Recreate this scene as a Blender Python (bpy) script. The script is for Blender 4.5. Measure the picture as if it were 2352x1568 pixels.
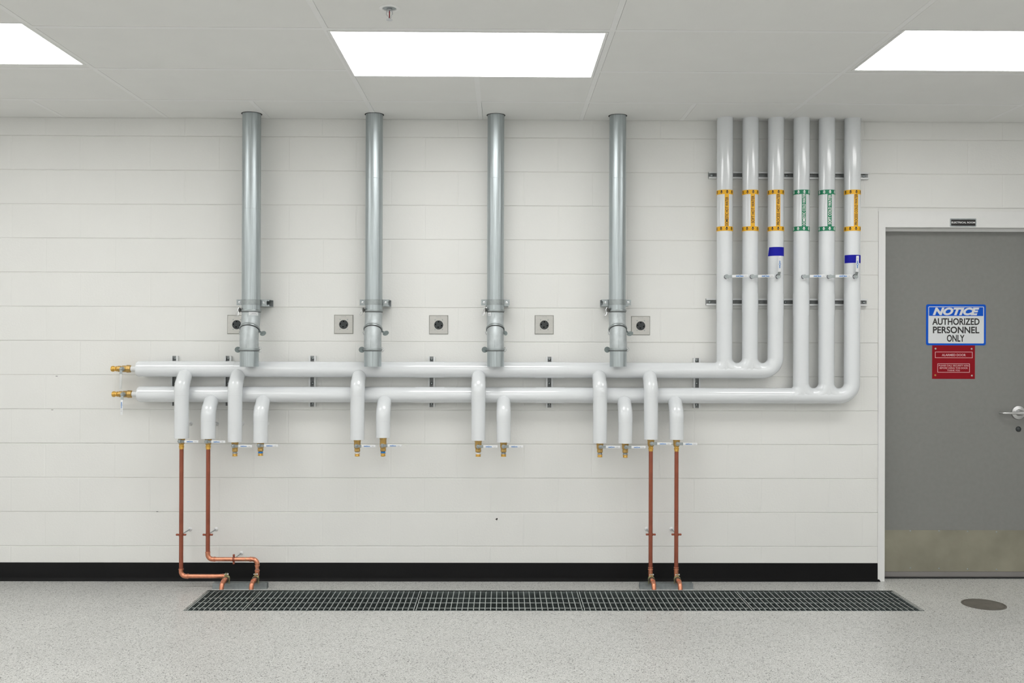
import bpy, bmesh, math, random
import numpy as np
from mathutils import Vector, Matrix
random.seed(7)
for o in list(bpy.data.objects): bpy.data.objects.remove(o)
scn = bpy.context.scene
COL = scn.collection
PI = math.pi

# ------------------------------------------------------------------ camera
CAM_D, CAM_H = 5.709, 1.4228
YAW, PITCH, ROLL, FPX = 0.00981, 0.00096, 0.00312, 2196.2
def cam_axes():
    cy, sy, cp, sp = math.cos(YAW), math.sin(YAW), math.cos(PITCH), math.sin(PITCH)
    f = Vector((sy*cp, cy*cp, sp)); r0 = Vector((cy, -sy, 0)); u0 = r0.cross(f)
    cr, sr = math.cos(ROLL), math.sin(ROLL)
    return cr*r0+sr*u0, cr*u0-sr*r0, f
AX_R, AX_U, AX_F = cam_axes()
EYE = Vector((0, -CAM_D, CAM_H))
cam = bpy.data.cameras.new('camera'); cam_o = bpy.data.objects.new('camera', cam); COL.objects.link(cam_o)
cam.sensor_width = 36; cam.lens = FPX/2352*36; cam.clip_start = .05; cam.clip_end = 60
M = Matrix((AX_R, AX_U, -AX_F)).transposed().to_4x4(); M.translation = EYE
cam_o.matrix_world = M
scn.camera = cam_o
# ------------------------------------------------------------------ view + world
scn.view_settings.view_transform = 'Standard'; scn.view_settings.look = 'None'
scn.view_settings.exposure = 0.0; scn.view_settings.gamma = 1.0
scn.view_settings.use_curve_mapping = False
w = bpy.data.worlds.new('world'); scn.world = w; w.use_nodes = True
w.node_tree.nodes['Background'].inputs[0].default_value = (.6, .62, .65, 1)
w.node_tree.nodes['Background'].inputs[1].default_value = 0.02
LAMP = 7.2                       # radiance of the ceiling panels' lenses

def ray(x, y):
    return AX_R*((x-1176)/FPX) + AX_U*((784-y)/FPX) + AX_F
def P(x, y, d=0.0):               # photo pixel -> point on the vertical plane d metres in front of the wall
    r = ray(x, y); t = (CAM_D-d)/r.y
    return EYE + r*t
def PZ(x, y, z=0.0):              # photo pixel -> point on the horizontal plane at height z
    r = ray(x, y); t = (z-CAM_H)/r.z
    return EYE + r*t
def X(x, y, d=0.0): return P(x, y, d).x
def Z(x, y, d=0.0): return P(x, y, d).z
ZC = 2.751

# ------------------------------------------------------------------ materials
def new_mat(name):
    m = bpy.data.materials.new(name); m.use_nodes = True
    nt = m.node_tree; return m, nt, nt.nodes['Principled BSDF']
def lin(c):
    return tuple(((v/255)/12.92 if v/255 <= .04045 else ((v/255+.055)/1.055)**2.4) for v in c)
def mat(name, rgb, rough=.5, metal=0.0, coat=0.0, noise=0.0, nscale=20, bump=0.0, bscale=200, spec=.5, stretch=None, rvar=0.0):
    m, nt, b = new_mat(name); c = rgb
    b.inputs['Base Color'].default_value = (*c, 1); b.inputs['Roughness'].default_value = rough
    b.inputs['Metallic'].default_value = metal; b.inputs['Coat Weight'].default_value = coat
    b.inputs['Coat Roughness'].default_value = .08
    b.inputs['Specular IOR Level'].default_value = spec
    tc = nt.nodes.new('ShaderNodeTexCoord'); mp = nt.nodes.new('ShaderNodeMapping')
    nt.links.new(tc.outputs['Object'], mp.inputs[0])
    if stretch: mp.inputs['Scale'].default_value = stretch
    n = nt.nodes.new('ShaderNodeTexNoise'); n.inputs['Scale'].default_value = nscale; n.inputs['Detail'].default_value = 4
    nt.links.new(mp.outputs[0], n.inputs['Vector'])
    if noise or True:
        cr = nt.nodes.new('ShaderNodeValToRGB'); k = max(noise, .01)
        cr.color_ramp.elements[0].position = .3; cr.color_ramp.elements[1].position = .7
        cr.color_ramp.elements[0].color = (*[v*(1-k) for v in c], 1); cr.color_ramp.elements[1].color = (*[min(1, v*(1+k)) for v in c], 1)
        nt.links.new(n.outputs['Fac'], cr.inputs[0]); nt.links.new(cr.outputs[0], b.inputs['Base Color'])
    if rvar:
        mr = nt.nodes.new('ShaderNodeMapRange'); mr.inputs['To Min'].default_value = rough-rvar; mr.inputs['To Max'].default_value = rough+rvar
        nt.links.new(n.outputs['Fac'], mr.inputs['Value']); nt.links.new(mr.outputs[0], b.inputs['Roughness'])
    if bump:
        n2 = nt.nodes.new('ShaderNodeTexNoise'); n2.inputs['Scale'].default_value = bscale; n2.inputs['Detail'].default_value = 3
        nt.links.new(mp.outputs[0], n2.inputs['Vector'])
        bp = nt.nodes.new('ShaderNodeBump'); bp.inputs['Strength'].default_value = bump; bp.inputs['Distance'].default_value = .002
        nt.links.new(n2.outputs['Fac'], bp.inputs['Height']); nt.links.new(bp.outputs[0], b.inputs['Normal'])
    return m
MT = {}
MT['wall'] = mat('painted_block', (.765, .765, .742), .55, noise=.012, nscale=3, bump=.35, bscale=90)
MT['wall2'] = mat('painted_wall', (.80, .80, .785), .6, noise=.01, nscale=3)
MT['ceil'] = mat('ceiling_tile', (.83, .83, .81), .85, noise=.008, nscale=5, bump=.2, bscale=300)
MT['tbar'] = mat('ceiling_grid_paint', (.86, .86, .85), .6)
MT['frame'] = mat('frame_paint', (.77, .77, .76), .4, noise=.01)
MT['door'] = mat('grey_door_paint', (.215, .215, .205), .45, noise=.03, nscale=40, bump=.15, bscale=500)
MT['black'] = mat('black_rubber', (.0026, .0026, .003), .55, noise=.1, nscale=10, spec=.2)
MT['jacket'] = mat('white_pipe_jacket', (.735, .757, .777), .14, noise=.008, nscale=6, bump=.035, bscale=12, coat=.5)
MT['galv'] = mat('galvanised_duct', (.45, .495, .51), .35, metal=.9, noise=.13, nscale=30, stretch=(6, 6, .15), rvar=.07)
MT['galvd'] = mat('galvanised_steel', (.36, .39, .40), .45, metal=.8, noise=.15, nscale=40)
MT['clampm'] = mat('zinc_clamp', (.34, .37, .375), .38, metal=.85, noise=.1, nscale=40)
MT['paddle'] = mat('grey_paddle_steel', (.19, .225, .225), .5, metal=.35, noise=.08, nscale=40)
MT['strutw'] = mat('painted_strut', (.72, .73, .73), .45)
MT['strutin'] = mat('strut_slot_steel', (.27, .28, .28), .5, metal=.3, noise=.2, nscale=50)
MT['copperd'] = mat('aged_copper_pipe', (.31, .088, .050), .42, metal=.4, noise=.12, nscale=18)
MT['copper'] = mat('bright_copper', (.68, .28, .17), .28, metal=.85, noise=.15, nscale=50)
MT['brass'] = mat('brass', (.72, .43, .10), .3, metal=.75, noise=.12, nscale=60)
MT['brassd'] = mat('brass_body', (.48, .31, .10), .42, metal=.65, noise=.12, nscale=60)
MT['chrome'] = mat('chrome', (.62, .63, .65), .16, metal=1.0)
MT['brushed'] = mat('brushed_nickel', (.58, .58, .58), .3, metal=.95, noise=.05, nscale=30)
MT['stain'] = mat('stainless_plate', (.50, .495, .47), .34, metal=.8, noise=.06, nscale=60, stretch=(1, 1, 12))
MT['kick'] = mat('worn_kick_plate', (.30, .285, .225), .40, metal=.62, noise=.16, nscale=5, rvar=.08)
MT['sweep'] = mat('door_sweep', (.24, .225, .22), .45, metal=.2)
MT['hand'] = mat('white_handle_sleeve', (.78, .79, .80), .35)
MT['handc'] = mat('clear_handle_sleeve', (.60, .61, .60), .25, spec=.7)
MT['blue'] = mat('blue_ink', (.02, .19, .52), .5)
MT['grey'] = mat('grey_ink', (.30, .30, .32), .5)
MT['yellow'] = mat('yellow_label', (.86, .45, .006), .4)
MT['green'] = mat('green_label', (.004, .21, .10), .4)
MT['ink'] = mat('black_ink', (.012, .010, .010), .5)
MT['white'] = mat('white_ink', (.80, .81, .81), .5)
MT['tape'] = mat('blue_tape', (.010, .011, .36), .6, noise=.06, spec=.2)
MT['signb'] = mat('sign_blue', (.0, .088, .56), .5, spec=.2)
MT['signw'] = mat('sign_white', (.68, .70, .71), .4)
MT['signr'] = mat('sign_red', (.26, .001, .008), .5, noise=.05, spec=.2)
MT['pink'] = mat('engraved_pink', (.72, .42, .44), .5)
MT['brown'] = mat('cleanout_bronze', (.17, .155, .135), .45, metal=.4, noise=.12, nscale=20)
MT['dark'] = mat('dark_void', (.02, .022, .022), .7)
MT['pit'] = mat('trench_wall_steel', (.15, .175, .17), .5, metal=.3, noise=.25, nscale=14)
MT['pitb'] = mat('trench_floor', (.035, .045, .042), .6, noise=.2, nscale=10)
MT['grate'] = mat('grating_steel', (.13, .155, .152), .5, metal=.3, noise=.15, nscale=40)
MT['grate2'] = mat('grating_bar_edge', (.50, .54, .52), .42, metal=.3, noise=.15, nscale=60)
MT['rod'] = mat('twisted_rod_steel', (.20, .22, .215), .3, metal=.8, noise=.2, nscale=60)
MT['recep'] = mat('receptacle_plastic', (.028, .033, .035), .4)
MT['void'] = mat('ceiling_deck', (.22, .22, .215), .8)
MT['slot'] = mat('slot_black', (.002, .002, .002), .8, spec=.0)
MT['galve'] = mat('galvanised_elbow', (.47, .505, .515), .5, metal=.6, noise=.10, nscale=30, bump=.1, bscale=60)
MT['zinc_y'] = mat('yellow_zinc', (.52, .50, .26), .35, metal=.8, noise=.15, nscale=80)
MT['gasket'] = mat('dark_gasket', (.05, .05, .045), .6)
def lens_mat():
    m, nt, b = new_mat('lamp_lens')
    b.inputs['Base Color'].default_value = (.8, .8, .8, 1)
    b.inputs['Emission Color'].default_value = (1.0, .998, .985, 1); b.inputs['Emission Strength'].default_value = LAMP
    return m
MT['lens'] = lens_mat()
def floor_mat():
    m, nt, b = new_mat('flake_epoxy_floor'); L = nt.links.new; N = nt.nodes.new
    tc = N('ShaderNodeTexCoord')
    def vor(scale, off):
        mp = N('ShaderNodeMapping'); mp.inputs['Location'].default_value = off; L(tc.outputs['Object'], mp.inputs[0])
        nz = N('ShaderNodeTexNoise'); nz.inputs['Scale'].default_value = scale*.9; L(mp.outputs[0], nz.inputs['Vector'])
        mx = N('ShaderNodeMixRGB'); mx.blend_type = 'ADD'; mx.inputs[0].default_value = .35/scale*2
        L(mp.outputs[0], mx.inputs[1]); L(nz.outputs['Color'], mx.inputs[2])
        v = N('ShaderNodeTexVoronoi'); v.inputs['Scale'].default_value = scale; L(mx.outputs[0], v.inputs['Vector'])
        s = N('ShaderNodeSeparateColor'); L(v.outputs['Color'], s.inputs[0]); return v, s
    v1, s1 = vor(400, (0, 0, 0)); v2, s2 = vor(270, (3, 1, 0)); v3, s3 = vor(190, (7, 5, 0))
    def ramp(fac, stops):
        r = N('ShaderNodeValToRGB'); r.color_ramp.interpolation = 'CONSTANT'
        el = r.color_ramp.elements
        el[0].position = stops[0][0]; el[0].color = (*lin(stops[0][1]), 1)
        el[1].position = stops[1][0]; el[1].color = (*lin(stops[1][1]), 1)
        for p, c in stops[2:]:
            e = el.new(p); e.color = (*lin(c), 1)
        L(fac, r.inputs[0]); return r
    base = ramp(s1.outputs[0], [(0, (166, 166, 163)), (.14, (190, 190, 186)), (.42, (202, 202, 199)), (.68, (212, 212, 209)), (.9, (224, 224, 222))])
    f2 = ramp(s2.outputs[1], [(0, (126, 127, 125)), (.05, (162, 162, 159)), (.15, (190, 190, 186))])
    m2 = N('ShaderNodeMath'); m2.operation = 'LESS_THAN'; m2.inputs[1].default_value = .15; L(s2.outputs[1], m2.inputs[0])
    x1 = N('ShaderNodeMixRGB'); L(m2.outputs[0], x1.inputs[0]); L(base.outputs[0], x1.inputs[1]); L(f2.outputs[0], x1.inputs[2])
    m3 = N('ShaderNodeMath'); m3.operation = 'LESS_THAN'; m3.inputs[1].default_value = .024; L(s3.outputs[2], m3.inputs[0])
    x2 = N('ShaderNodeMixRGB'); L(m3.outputs[0], x2.inputs[0]); L(x1.outputs[0], x2.inputs[1]); x2.inputs[2].default_value = (*lin((98, 98, 98)), 1)
    big = N('ShaderNodeTexNoise'); big.inputs['Scale'].default_value = 1.7; big.inputs['Detail'].default_value = 4; L(tc.outputs['Object'], big.inputs['Vector'])
    br = N('ShaderNodeMapRange'); br.inputs['From Min'].default_value = .3; br.inputs['From Max'].default_value = .7
    br.inputs['To Min'].default_value = .93; br.inputs['To Max'].default_value = 1.05; L(big.outputs['Fac'], br.inputs['Value'])
    hs = N('ShaderNodeHueSaturation'); L(x2.outputs[0], hs.inputs['Color']); L(br.outputs[0], hs.inputs['Value'])
    L(hs.outputs[0], b.inputs['Base Color']); b.inputs['Roughness'].default_value = .3
    nb = N('ShaderNodeTexNoise'); nb.inputs['Scale'].default_value = 130; L(tc.outputs['Object'], nb.inputs['Vector'])
    bp = N('ShaderNodeBump'); bp.inputs['Strength'].default_value = .35; bp.inputs['Distance'].default_value = .002
    L(nb.outputs['Fac'], bp.inputs['Height']); L(bp.outputs[0], b.inputs['Normal'])
    return m
MT['floor'] = floor_mat()

# ------------------------------------------------------------------ mesh builder
ROOTLOC = {}
class MB:
    def __init__(s): s.v = []; s.f = []
    def add(s, vs, fs):
        n = len(s.v); s.v += [Vector(p) for p in vs]; s.f += [tuple(i+n for i in f) for f in fs]; return s
    def box(s, a, b):
        x0, x1 = sorted((a[0], b[0])); y0, y1 = sorted((a[1], b[1])); z0, z1 = sorted((a[2], b[2]))
        return s.add([(x0,y0,z0),(x1,y0,z0),(x1,y1,z0),(x0,y1,z0),(x0,y0,z1),(x1,y0,z1),(x1,y1,z1),(x0,y1,z1)],
              [(0,3,2,1),(4,5,6,7),(0,1,5,4),(1,2,6,5),(2,3,7,6),(3,0,4,7)])
    def prism(s, poly, n, h):     # 3-D polygon extruded by vector n*h
        poly = [Vector(p) for p in poly]; k = len(poly); n = Vector(n)*h
        vs = poly+[p+n for p in poly]
        fs = [tuple(reversed(range(k))), tuple(range(k, 2*k))]+[(i, (i+1) % k, k+(i+1) % k, k+i) for i in range(k)]
        return s.add(vs, fs)
    def frame(s, d):
        d = Vector(d).normalized(); a = Vector((0, 0, 1)) if abs(d.z) < .9 else Vector((1, 0, 0))
        u = d.cross(a).normalized(); return u, d.cross(u)
    def lathe(s, p0, d, prof, seg=24, cap=True, u=None):   # prof: (t along d, radius)
        p0 = Vector(p0); d = Vector(d).normalized()
        if u is None: u, w_ = s.frame(d)
        else: u = Vector(u); w_ = d.cross(u)
        vs = []; fs = []
        for t, r in prof:
            for i in range(seg):
                a = 2*PI*i/seg; vs.append(p0+d*t+(u*math.cos(a)+w_*math.sin(a))*r)
        for j in range(len(prof)-1):
            for i in range(seg):
                k = (i+1) % seg; fs.append((j*seg+i, j*seg+k, (j+1)*seg+k, (j+1)*seg+i))
        if cap:
            fs.append(tuple(reversed(range(seg)))); n = (len(prof)-1)*seg; fs.append(tuple(range(n, n+seg)))
        return s.add(vs, fs)
    def cyl(s, a, b, r, seg=20):
        a = Vector(a); b = Vector(b); return s.lathe(a, b-a, [(0, r), ((b-a).length, r)], seg)
    def tube(s, pts, r, seg=20, cap=True, closed=False):
        pts = [Vector(p) for p in pts]; n = len(pts); rs = r if isinstance(r, (list, tuple)) else [r]*n
        tg = []
        for i in range(n):
            a = pts[i-1] if (i > 0 or closed) else pts[i]; b = pts[(i+1) % n] if (i < n-1 or closed) else pts[i]
            tg.append((b-a).normalized())
        u, _ = s.frame(tg[0]); vs = []; fs = []
        for i in range(n):
            u = (u-tg[i]*u.dot(tg[i])).normalized(); w_ = tg[i].cross(u)
            for k in range(seg):
                a = 2*PI*k/seg; vs.append(pts[i]+(u*math.cos(a)+w_*math.sin(a))*rs[i])
        for i in range(n if closed else n-1):
            j = (i+1) % n
            for k in range(seg):
                l = (k+1) % seg; fs.append((i*seg+k, i*seg+l, j*seg+l, j*seg+k))
        if cap and not closed:
            fs.append(tuple(reversed(range(seg)))); fs.append(tuple(range((n-1)*seg, n*seg)))
        return s.add(vs, fs)
    def ring(s, c, d, R, prof_r, seg=32, flat=1.0, arc=None):  # torus-like band; flat = width/height of its section
        c = Vector(c); d = Vector(d).normalized(); u, w_ = s.frame(d); m = 10; vs = []; fs = []
        a0, a1 = arc if arc else (0, 2*PI); N = seg
        for i in range(N+(1 if arc else 0)):
            a = a0+(a1-a0)*i/N; rd = u*math.cos(a)+w_*math.sin(a)
            for k in range(m):
                b = 2*PI*k/m; vs.append(c+rd*(R+prof_r*math.cos(b))+d*(prof_r*flat*math.sin(b)))
        for i in range(N):
            j = (i+1) if arc else (i+1) % N
            for k in range(m):
                l = (k+1) % m; fs.append((i*m+k, i*m+l, j*m+l, j*m+k))
        if arc: fs += [tuple(reversed(range(m))), tuple(range(N*m, N*m+m))]
        return s.add(vs, fs)
    def build(s, name, m, parent=None, smooth=True, angle=35, bevel=0):
        me = bpy.data.meshes.new(name)
        root = parent
        while root is not None and root.parent is not None: root = root.parent
        if root is None:
            if s.v and len(s.v) < 4000000:
                xs = [p.x for p in s.v]; ys = [p.y for p in s.v]; zs = [p.z for p in s.v]
                loc = Vector(((min(xs)+max(xs))/2, (min(ys)+max(ys))/2, min(zs)))
        else: loc = ROOTLOC[root.name]
        me.from_pydata([p-loc for p in s.v], [], s.f); me.update()
        bm = bmesh.new(); bm.from_mesh(me); bmesh.ops.recalc_face_normals(bm, faces=bm.faces)
        if bevel: bmesh.ops.bevel(bm, geom=[e for e in bm.edges], offset=bevel, segments=2, affect='EDGES', profile=.5)
        bm.to_mesh(me); bm.free()
        if smooth:
            me.shade_smooth(); me.set_sharp_from_angle(angle=math.radians(angle))
        o = bpy.data.objects.new(name, me); COL.objects.link(o)
        for mm in (m if isinstance(m, (list, tuple)) else [m]): me.materials.append(MT[mm])
        if parent is not None: o.parent = parent
        else: o.location = loc; ROOTLOC[o.name] = loc
        return o
def thing(name, loc, label, cat, group=None):
    o = bpy.data.objects.new(name, None); COL.objects.link(o); o.empty_display_size = .05
    o.location = loc; ROOTLOC[o.name] = Vector(loc); o['label'] = label; o['category'] = cat
    if group: o['group'] = group
    return o
def tag(o, label, cat, group=None):
    o['label'] = label; o['category'] = cat
    if group: o['group'] = group
    return o
def struct(o): o['kind'] = 'structure'; return o
def fillet(pts, R, n=10):
    pts = [Vector(p) for p in pts]; out = [pts[0]]
    Rs = R if isinstance(R, (list, tuple)) else [R]*(len(pts)-2)
    for i in range(1, len(pts)-1):
        a = (pts[i-1]-pts[i]).normalized(); b = (pts[i+1]-pts[i]).normalized()
        th = a.angle(b); rr = Rs[i-1]; t = rr/math.tan(th/2); bis = (a+b).normalized(); c = pts[i]+bis*(rr/math.sin(th/2))
        s0 = pts[i]+a*t-c; s1 = pts[i]+b*t-c; ang = s0.angle(s1); axis = s0.cross(s1).normalized()
        for k in range(n+1): out.append(c+Matrix.Rotation(ang*k/n, 3, axis) @ s0)
    out.append(pts[-1]); return out
def text(body, name, m, parent, c, w, h, xd=(1,0,0), yd=(0,0,1), bold=0.0, shear=0.0, lift=0.0, bend=None, spacing=1.0, th=.0006):
    """lettering fitted into a w x h box centred on c; bend=(axis_x, axis_y, radius) wraps it round an upright pipe"""
    cu = bpy.data.curves.new(name, 'FONT'); cu.body = body; cu.size = 1; cu.offset = bold; cu.shear = shear
    cu.space_character = spacing; cu.align_x = 'CENTER'; cu.resolution_u = 4
    t = bpy.data.objects.new(name, cu); COL.objects.link(t)
    dg = bpy.context.evaluated_depsgraph_get(); me = bpy.data.meshes.new_from_object(t.evaluated_get(dg))
    bpy.data.objects.remove(t); bpy.data.curves.remove(cu)
    bm = bmesh.new(); bm.from_mesh(me); bpy.data.meshes.remove(me)
    xs = [v.co.x for v in bm.verts]; ys = [v.co.y for v in bm.verts]
    x0, x1, y0, y1 = min(xs), max(xs), min(ys), max(ys)
    xd = Vector(xd); yd = Vector(yd); c = Vector(c)
    for v in bm.verts:
        v.co.x = ((v.co.x-x0)/(x1-x0)-.5)*w; v.co.y = ((v.co.y-y0)/(y1-y0)-.5)*h; v.co.z = 0
    if bend:
        for k in range(1, 6):
            yy = (k/6-.5)*h
            bmesh.ops.bisect_plane(bm, geom=bm.verts[:]+bm.edges[:]+bm.faces[:], plane_co=(0, yy, 0), plane_no=(0, 1, 0))
    mb = MB(); vs = []
    nrm = xd.cross(yd)
    for v in bm.verts:
        p = c+xd*v.co.x+yd*v.co.y+nrm*lift
        if bend:
            ax, ay, R = bend; s_ = p.x-ax; a = s_/R
            p = Vector((ax+(R+lift)*math.sin(a), ay-(R+lift)*math.cos(a), p.z))
        vs.append(p)
    bm.verts.index_update()
    mb.add(vs, [tuple(v.index for v in f.verts) for f in bm.faces]); bm.free()
    return mb.build(name, m, parent, smooth=False)

# ================================================================== STRUCTURE
YR, XL, XR = -9.6, -6.1, 6.4      # room extents
# --- measured block joints on the wall
JA = {0:184.6, 2:346, 4:505.2, 6:663.3, 8:819.7, 10:976.2, 14:1283, 20:1750, 24:2062, 26:2224}
JB = {-1:105.6, 1:264.5, 3:425, 7:741.8, 9:898.3, 11:1052, 13:1204.4, 15:1362.4, 23:1984, 25:2140.6, 27:2304}
jx = {i: X(x, 350) for i, x in JA.items()}; jx.update({i: X(x, 430) for i, x in JB.items()})
known = sorted(jx)
def JX(i):
    if i in jx: return jx[i]
    if i < known[0]: return jx[known[0]]-(known[0]-i)*.2032
    if i > known[-1]: return jx[known[-1]]+(i-known[-1])*.2032
    a = max(k for k in known if k < i); b = min(k for k in known if k > i)
    return jx[a]+(jx[b]-jx[a])*(i-a)/(b-a)
ZL = [0]+[.2050+.2032*k for k in range(13)]+[ZC+.02]      # bed joints from the floor up
FX0 = X(2016.5, 900)              # left edge of the door frame
DX0 = X(2032, 900)                # door opening left
HX = X(2338, 947, -.08)           # lock centre
DX1 = HX+.075; FX1 = DX1+.045
FZT = Z(2190, 486); DZT = Z(2190, 522.5)
bw = MB()
for r in range(len(ZL)-1):
    z0, z1 = ZL[r], ZL[r+1]
    par = 0 if r % 2 == 0 else 1
    i = -22 if par == 0 else -23
    while JX(i) < XR:
        a, b = JX(i), JX(i+2); i += 2
        segs = [(max(a, XL), min(b, XR))]
        if z0 < FZT-.05:           # door opening
            ns = []
            for (p, q) in segs:
                if q <= FX0 or p >= FX1: ns.append((p, q))
                else:
                    if p < FX0: ns.append((p, FX0))
                    if q > FX1: ns.append((FX1, q))
            segs = ns
        for p, q in segs:
            if q-p < .004: continue
            jig = random.uniform(-.0006, .0006); ih, iv = .007, .0042; dp = .0042
            sd = .0011; za, zb = z0+iv, z1-iv*.7
            vs = [(p, dp, z0), (q, dp, z0), (q, sd, za), (q, sd, zb), (q, dp, z1), (p, dp, z1), (p, sd, zb), (p, sd, za),
                  (p+ih, jig, za), (q-ih, jig, za), (q-ih, jig, zb), (p+ih, jig, zb)]
            bw.add(vs, [(8, 9, 10, 11), (0, 1, 2, 9), (0, 9, 8, 7), (3, 4, 5, 10), (10, 5, 6, 11), (7, 8, 11, 6), (2, 3, 10, 9)])
bw.box((FX0, .007, FZT-.002), (FX1, .02, ZL[11]+.003))
bw.add([(XL, .02, 0), (FX0+.01, .02, 0), (FX0+.01, .02, ZC+.02), (XL, .02, ZC+.02)], [(0,1,2,3)])
wall = struct(bw.build('wall_back', 'wall', smooth=False))
# small knocked-out chips in the paint
ch = MB()
for (x, y, s) in ((1140.5, 1192, .0075),):
    c = P(x, y, .0012)
    pts = [c+Vector((s*dx, 0, s*dz)) for dx, dz in ((-1, -.1), (.1, .9), (.8, .9), (.9, .1), (.2, -1.1), (-.1, -.6))]
    ch.prism(pts, (0, 1, 0), .002)
for (x, y) in ((120, 941), (130, 863.5), (361, 1174.5)):
    c = P(x, y, .0008); ch.box(c-Vector((.006, 0, .0012)), c+Vector((.006, .002, .0012)))
ch.build('paint_chips', 'ink', wall, smooth=False)
# --- floor with the trench cut out
GY0 = PZ(1176, 1356.5).y; GY1 = PZ(1176, 1402).y
GX0 = PZ(425, 1401).x; GX1 = PZ(2130, 1408.5).x
fl = MB(); T = .25
fl.box((XL, GY0, 0), (XR, .35, -T)); fl.box((XL, YR, 0), (XR, GY1, -T))
fl.box((XL, GY1, 0), (GX0, GY0, -T)); fl.box((GX1, GY1, 0), (XR, GY0, -T))
struct(fl.build('floor', 'floor', smooth=False))
tr = MB(); e = .003; B = -.16
tr.box((GX0, GY0, -.0045), (GX1, GY0-e, B)); tr.box((GX0, GY1, -.0045), (GX1, GY1+e, B))
tr.box((GX0, GY0-e, -.0045), (GX0+e, GY1+e, B)); tr.box((GX1, GY0-e, -.0045), (GX1-e, GY1+e, B))
tr.box((GX0-.004, GY0+.006, .0015), (GX1+.004, GY0, -.004)); tr.box((GX0-.004, GY1-.004, .0015), (GX1+.004, GY1, -.004))
tr.box((GX0-.006, GY1-.004, .0015), (GX0-.004, GY0+.006, -.004)); tr.box((GX1+.006, GY1-.004, .0015), (GX1+.004, GY0+.006, -.004))
trench = struct(tr.build('trim_1', 'pit', smooth=False))
MB().box((GX0, GY0, B), (GX1, GY1, B-.01)).build('trench_floor', 'pitb', trench, smooth=False)
# --- other walls
struct(MB().box((XL, YR, 0), (XL-.1, .1, ZC+.02)).build('wall_left', 'wall2', smooth=False))
struct(MB().box((XR, YR, 0), (XR+.1, .1, ZC+.02)).build('wall_right', 'wall2', smooth=False))
struct(MB().box((XL-.1, YR, 0), (XR+.1, YR-.1, ZC+.02)).build('wall_front', 'wall2', smooth=False))
# --- baseboard with cove toe
BZ = Z(1176, 1292)
prof = [(.0, BZ), (-.0025, BZ), (-.0032, BZ-.002), (-.0034, .022), (-.0045, .014), (-.009, .0065), (-.0165, .0035), (-.018, .0), (0, 0)]
bb = MB(); x0, x1 = XL, FX0-.0005
n = len(prof); vs = [(x0, y, z) for y, z in prof]+[(x1+(.012 if z < .01 else (.004 if z < .02 else 0)), y, z) for y, z in prof]
bb.add(vs, [(i, (i+1) % n, n+(i+1) % n, n+i) for i in range(n)]+[tuple(range(n)), tuple(range(n, 2*n))])
struct(bb.build('baseboard_back', 'black', angle=50))

# --- ceiling: tiles, grid, light panels
def ZY(x, y): return PZ(x, y, ZC).y
def ZX(x, y): return PZ(x, y, ZC).x
TR1, TR2, TR3 = ZY(1100, 234), ZY(1176, 163.5), ZY(800, 66.5)
rowsY = [-.004, TR1, TR2, TR3]
while rowsY[-1] > YR: rowsY.append(rowsY[-1]-.6096)
rowsY[-1] = YR
c1 = sum(ZX(*p) for p in ((703, 0), (745, 69), (838, 226)))/3+.006
c2 = sum(ZX(*p) for p in ((1424, 0), (1360, 203), (1343, 278)))/3-.004
l1 = sum(ZX(*p) for p in ((190, 141), (310, 225), (385, 268)))/3
r1 = sum(ZX(*p) for p in ((2137, 0), (1945, 163), (1806, 270)))/3
colsX = [l1-2.4384-1.2192, l1-2.4384, l1-1.2192, l1, c1, c2, r1, r1+1.2192, r1+2.4384]
colsX = [XL]+[c for c in colsX if c > XL+.1]+[r1+3.6576, XR]
Lt = {}                            # lit openings: (x0, x1, ynear, yfar)
cxm = (ZX(760, 73)+ZX(813, 172.5))/2; cxM = (ZX(1390, 76)+ZX(1357, 178.5))/2
cyf = (ZY(813, 172.5)+ZY(1357, 178.5))/2; cyn = (ZY(760, 73)+ZY(1390, 76))/2
lxM = (ZX(187, 147)+ZX(50, 53))/2; lyf = ZY(187, 147.5); lyn = ZY(50, 54)
rxm = (ZX(1965, 160)+ZX(2078, 70))/2; ryf = ZY(1965, 160.5); ryn = ZY(2078, 70)
WL = cxM-cxm
lights = [(cxm, cxM, cyn, cyf), (lxM-WL, lxM, lyn, lyf), (rxm, rxm+WL, ryn, ryf),
          (lxM-WL-2.44, lxM-2.44, lyn, lyf)]
llab = ['flat rectangular ceiling light panel in the middle, over the galvanised ducts',
        'flat ceiling light panel cut off by the left edge of the photo',
        'flat ceiling light panel cut off by the right edge, above the door side']
for k, yy in enumerate((-3.7, -5.5, -7.3, -9.0)):  # unseen rows, set closer with one extra for more light low on the wall
    for cx in (-5.05+.02, -2.6, -.02, 2.52, 4.95):
        lights.append((cx-WL/2, cx+WL/2, yy-.3, yy+.3))
def inlight(x0, x1, ya, yb):       # overlaps of a tile with a lit opening
    for (a, b, n, f) in lights:
        if x0 < b-.02 and x1 > a+.02 and ya < f-.02 and yb > n+.02: return (a, b, n, f)
    return None
ce = MB(); g = .0125; sl = .0013
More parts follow.
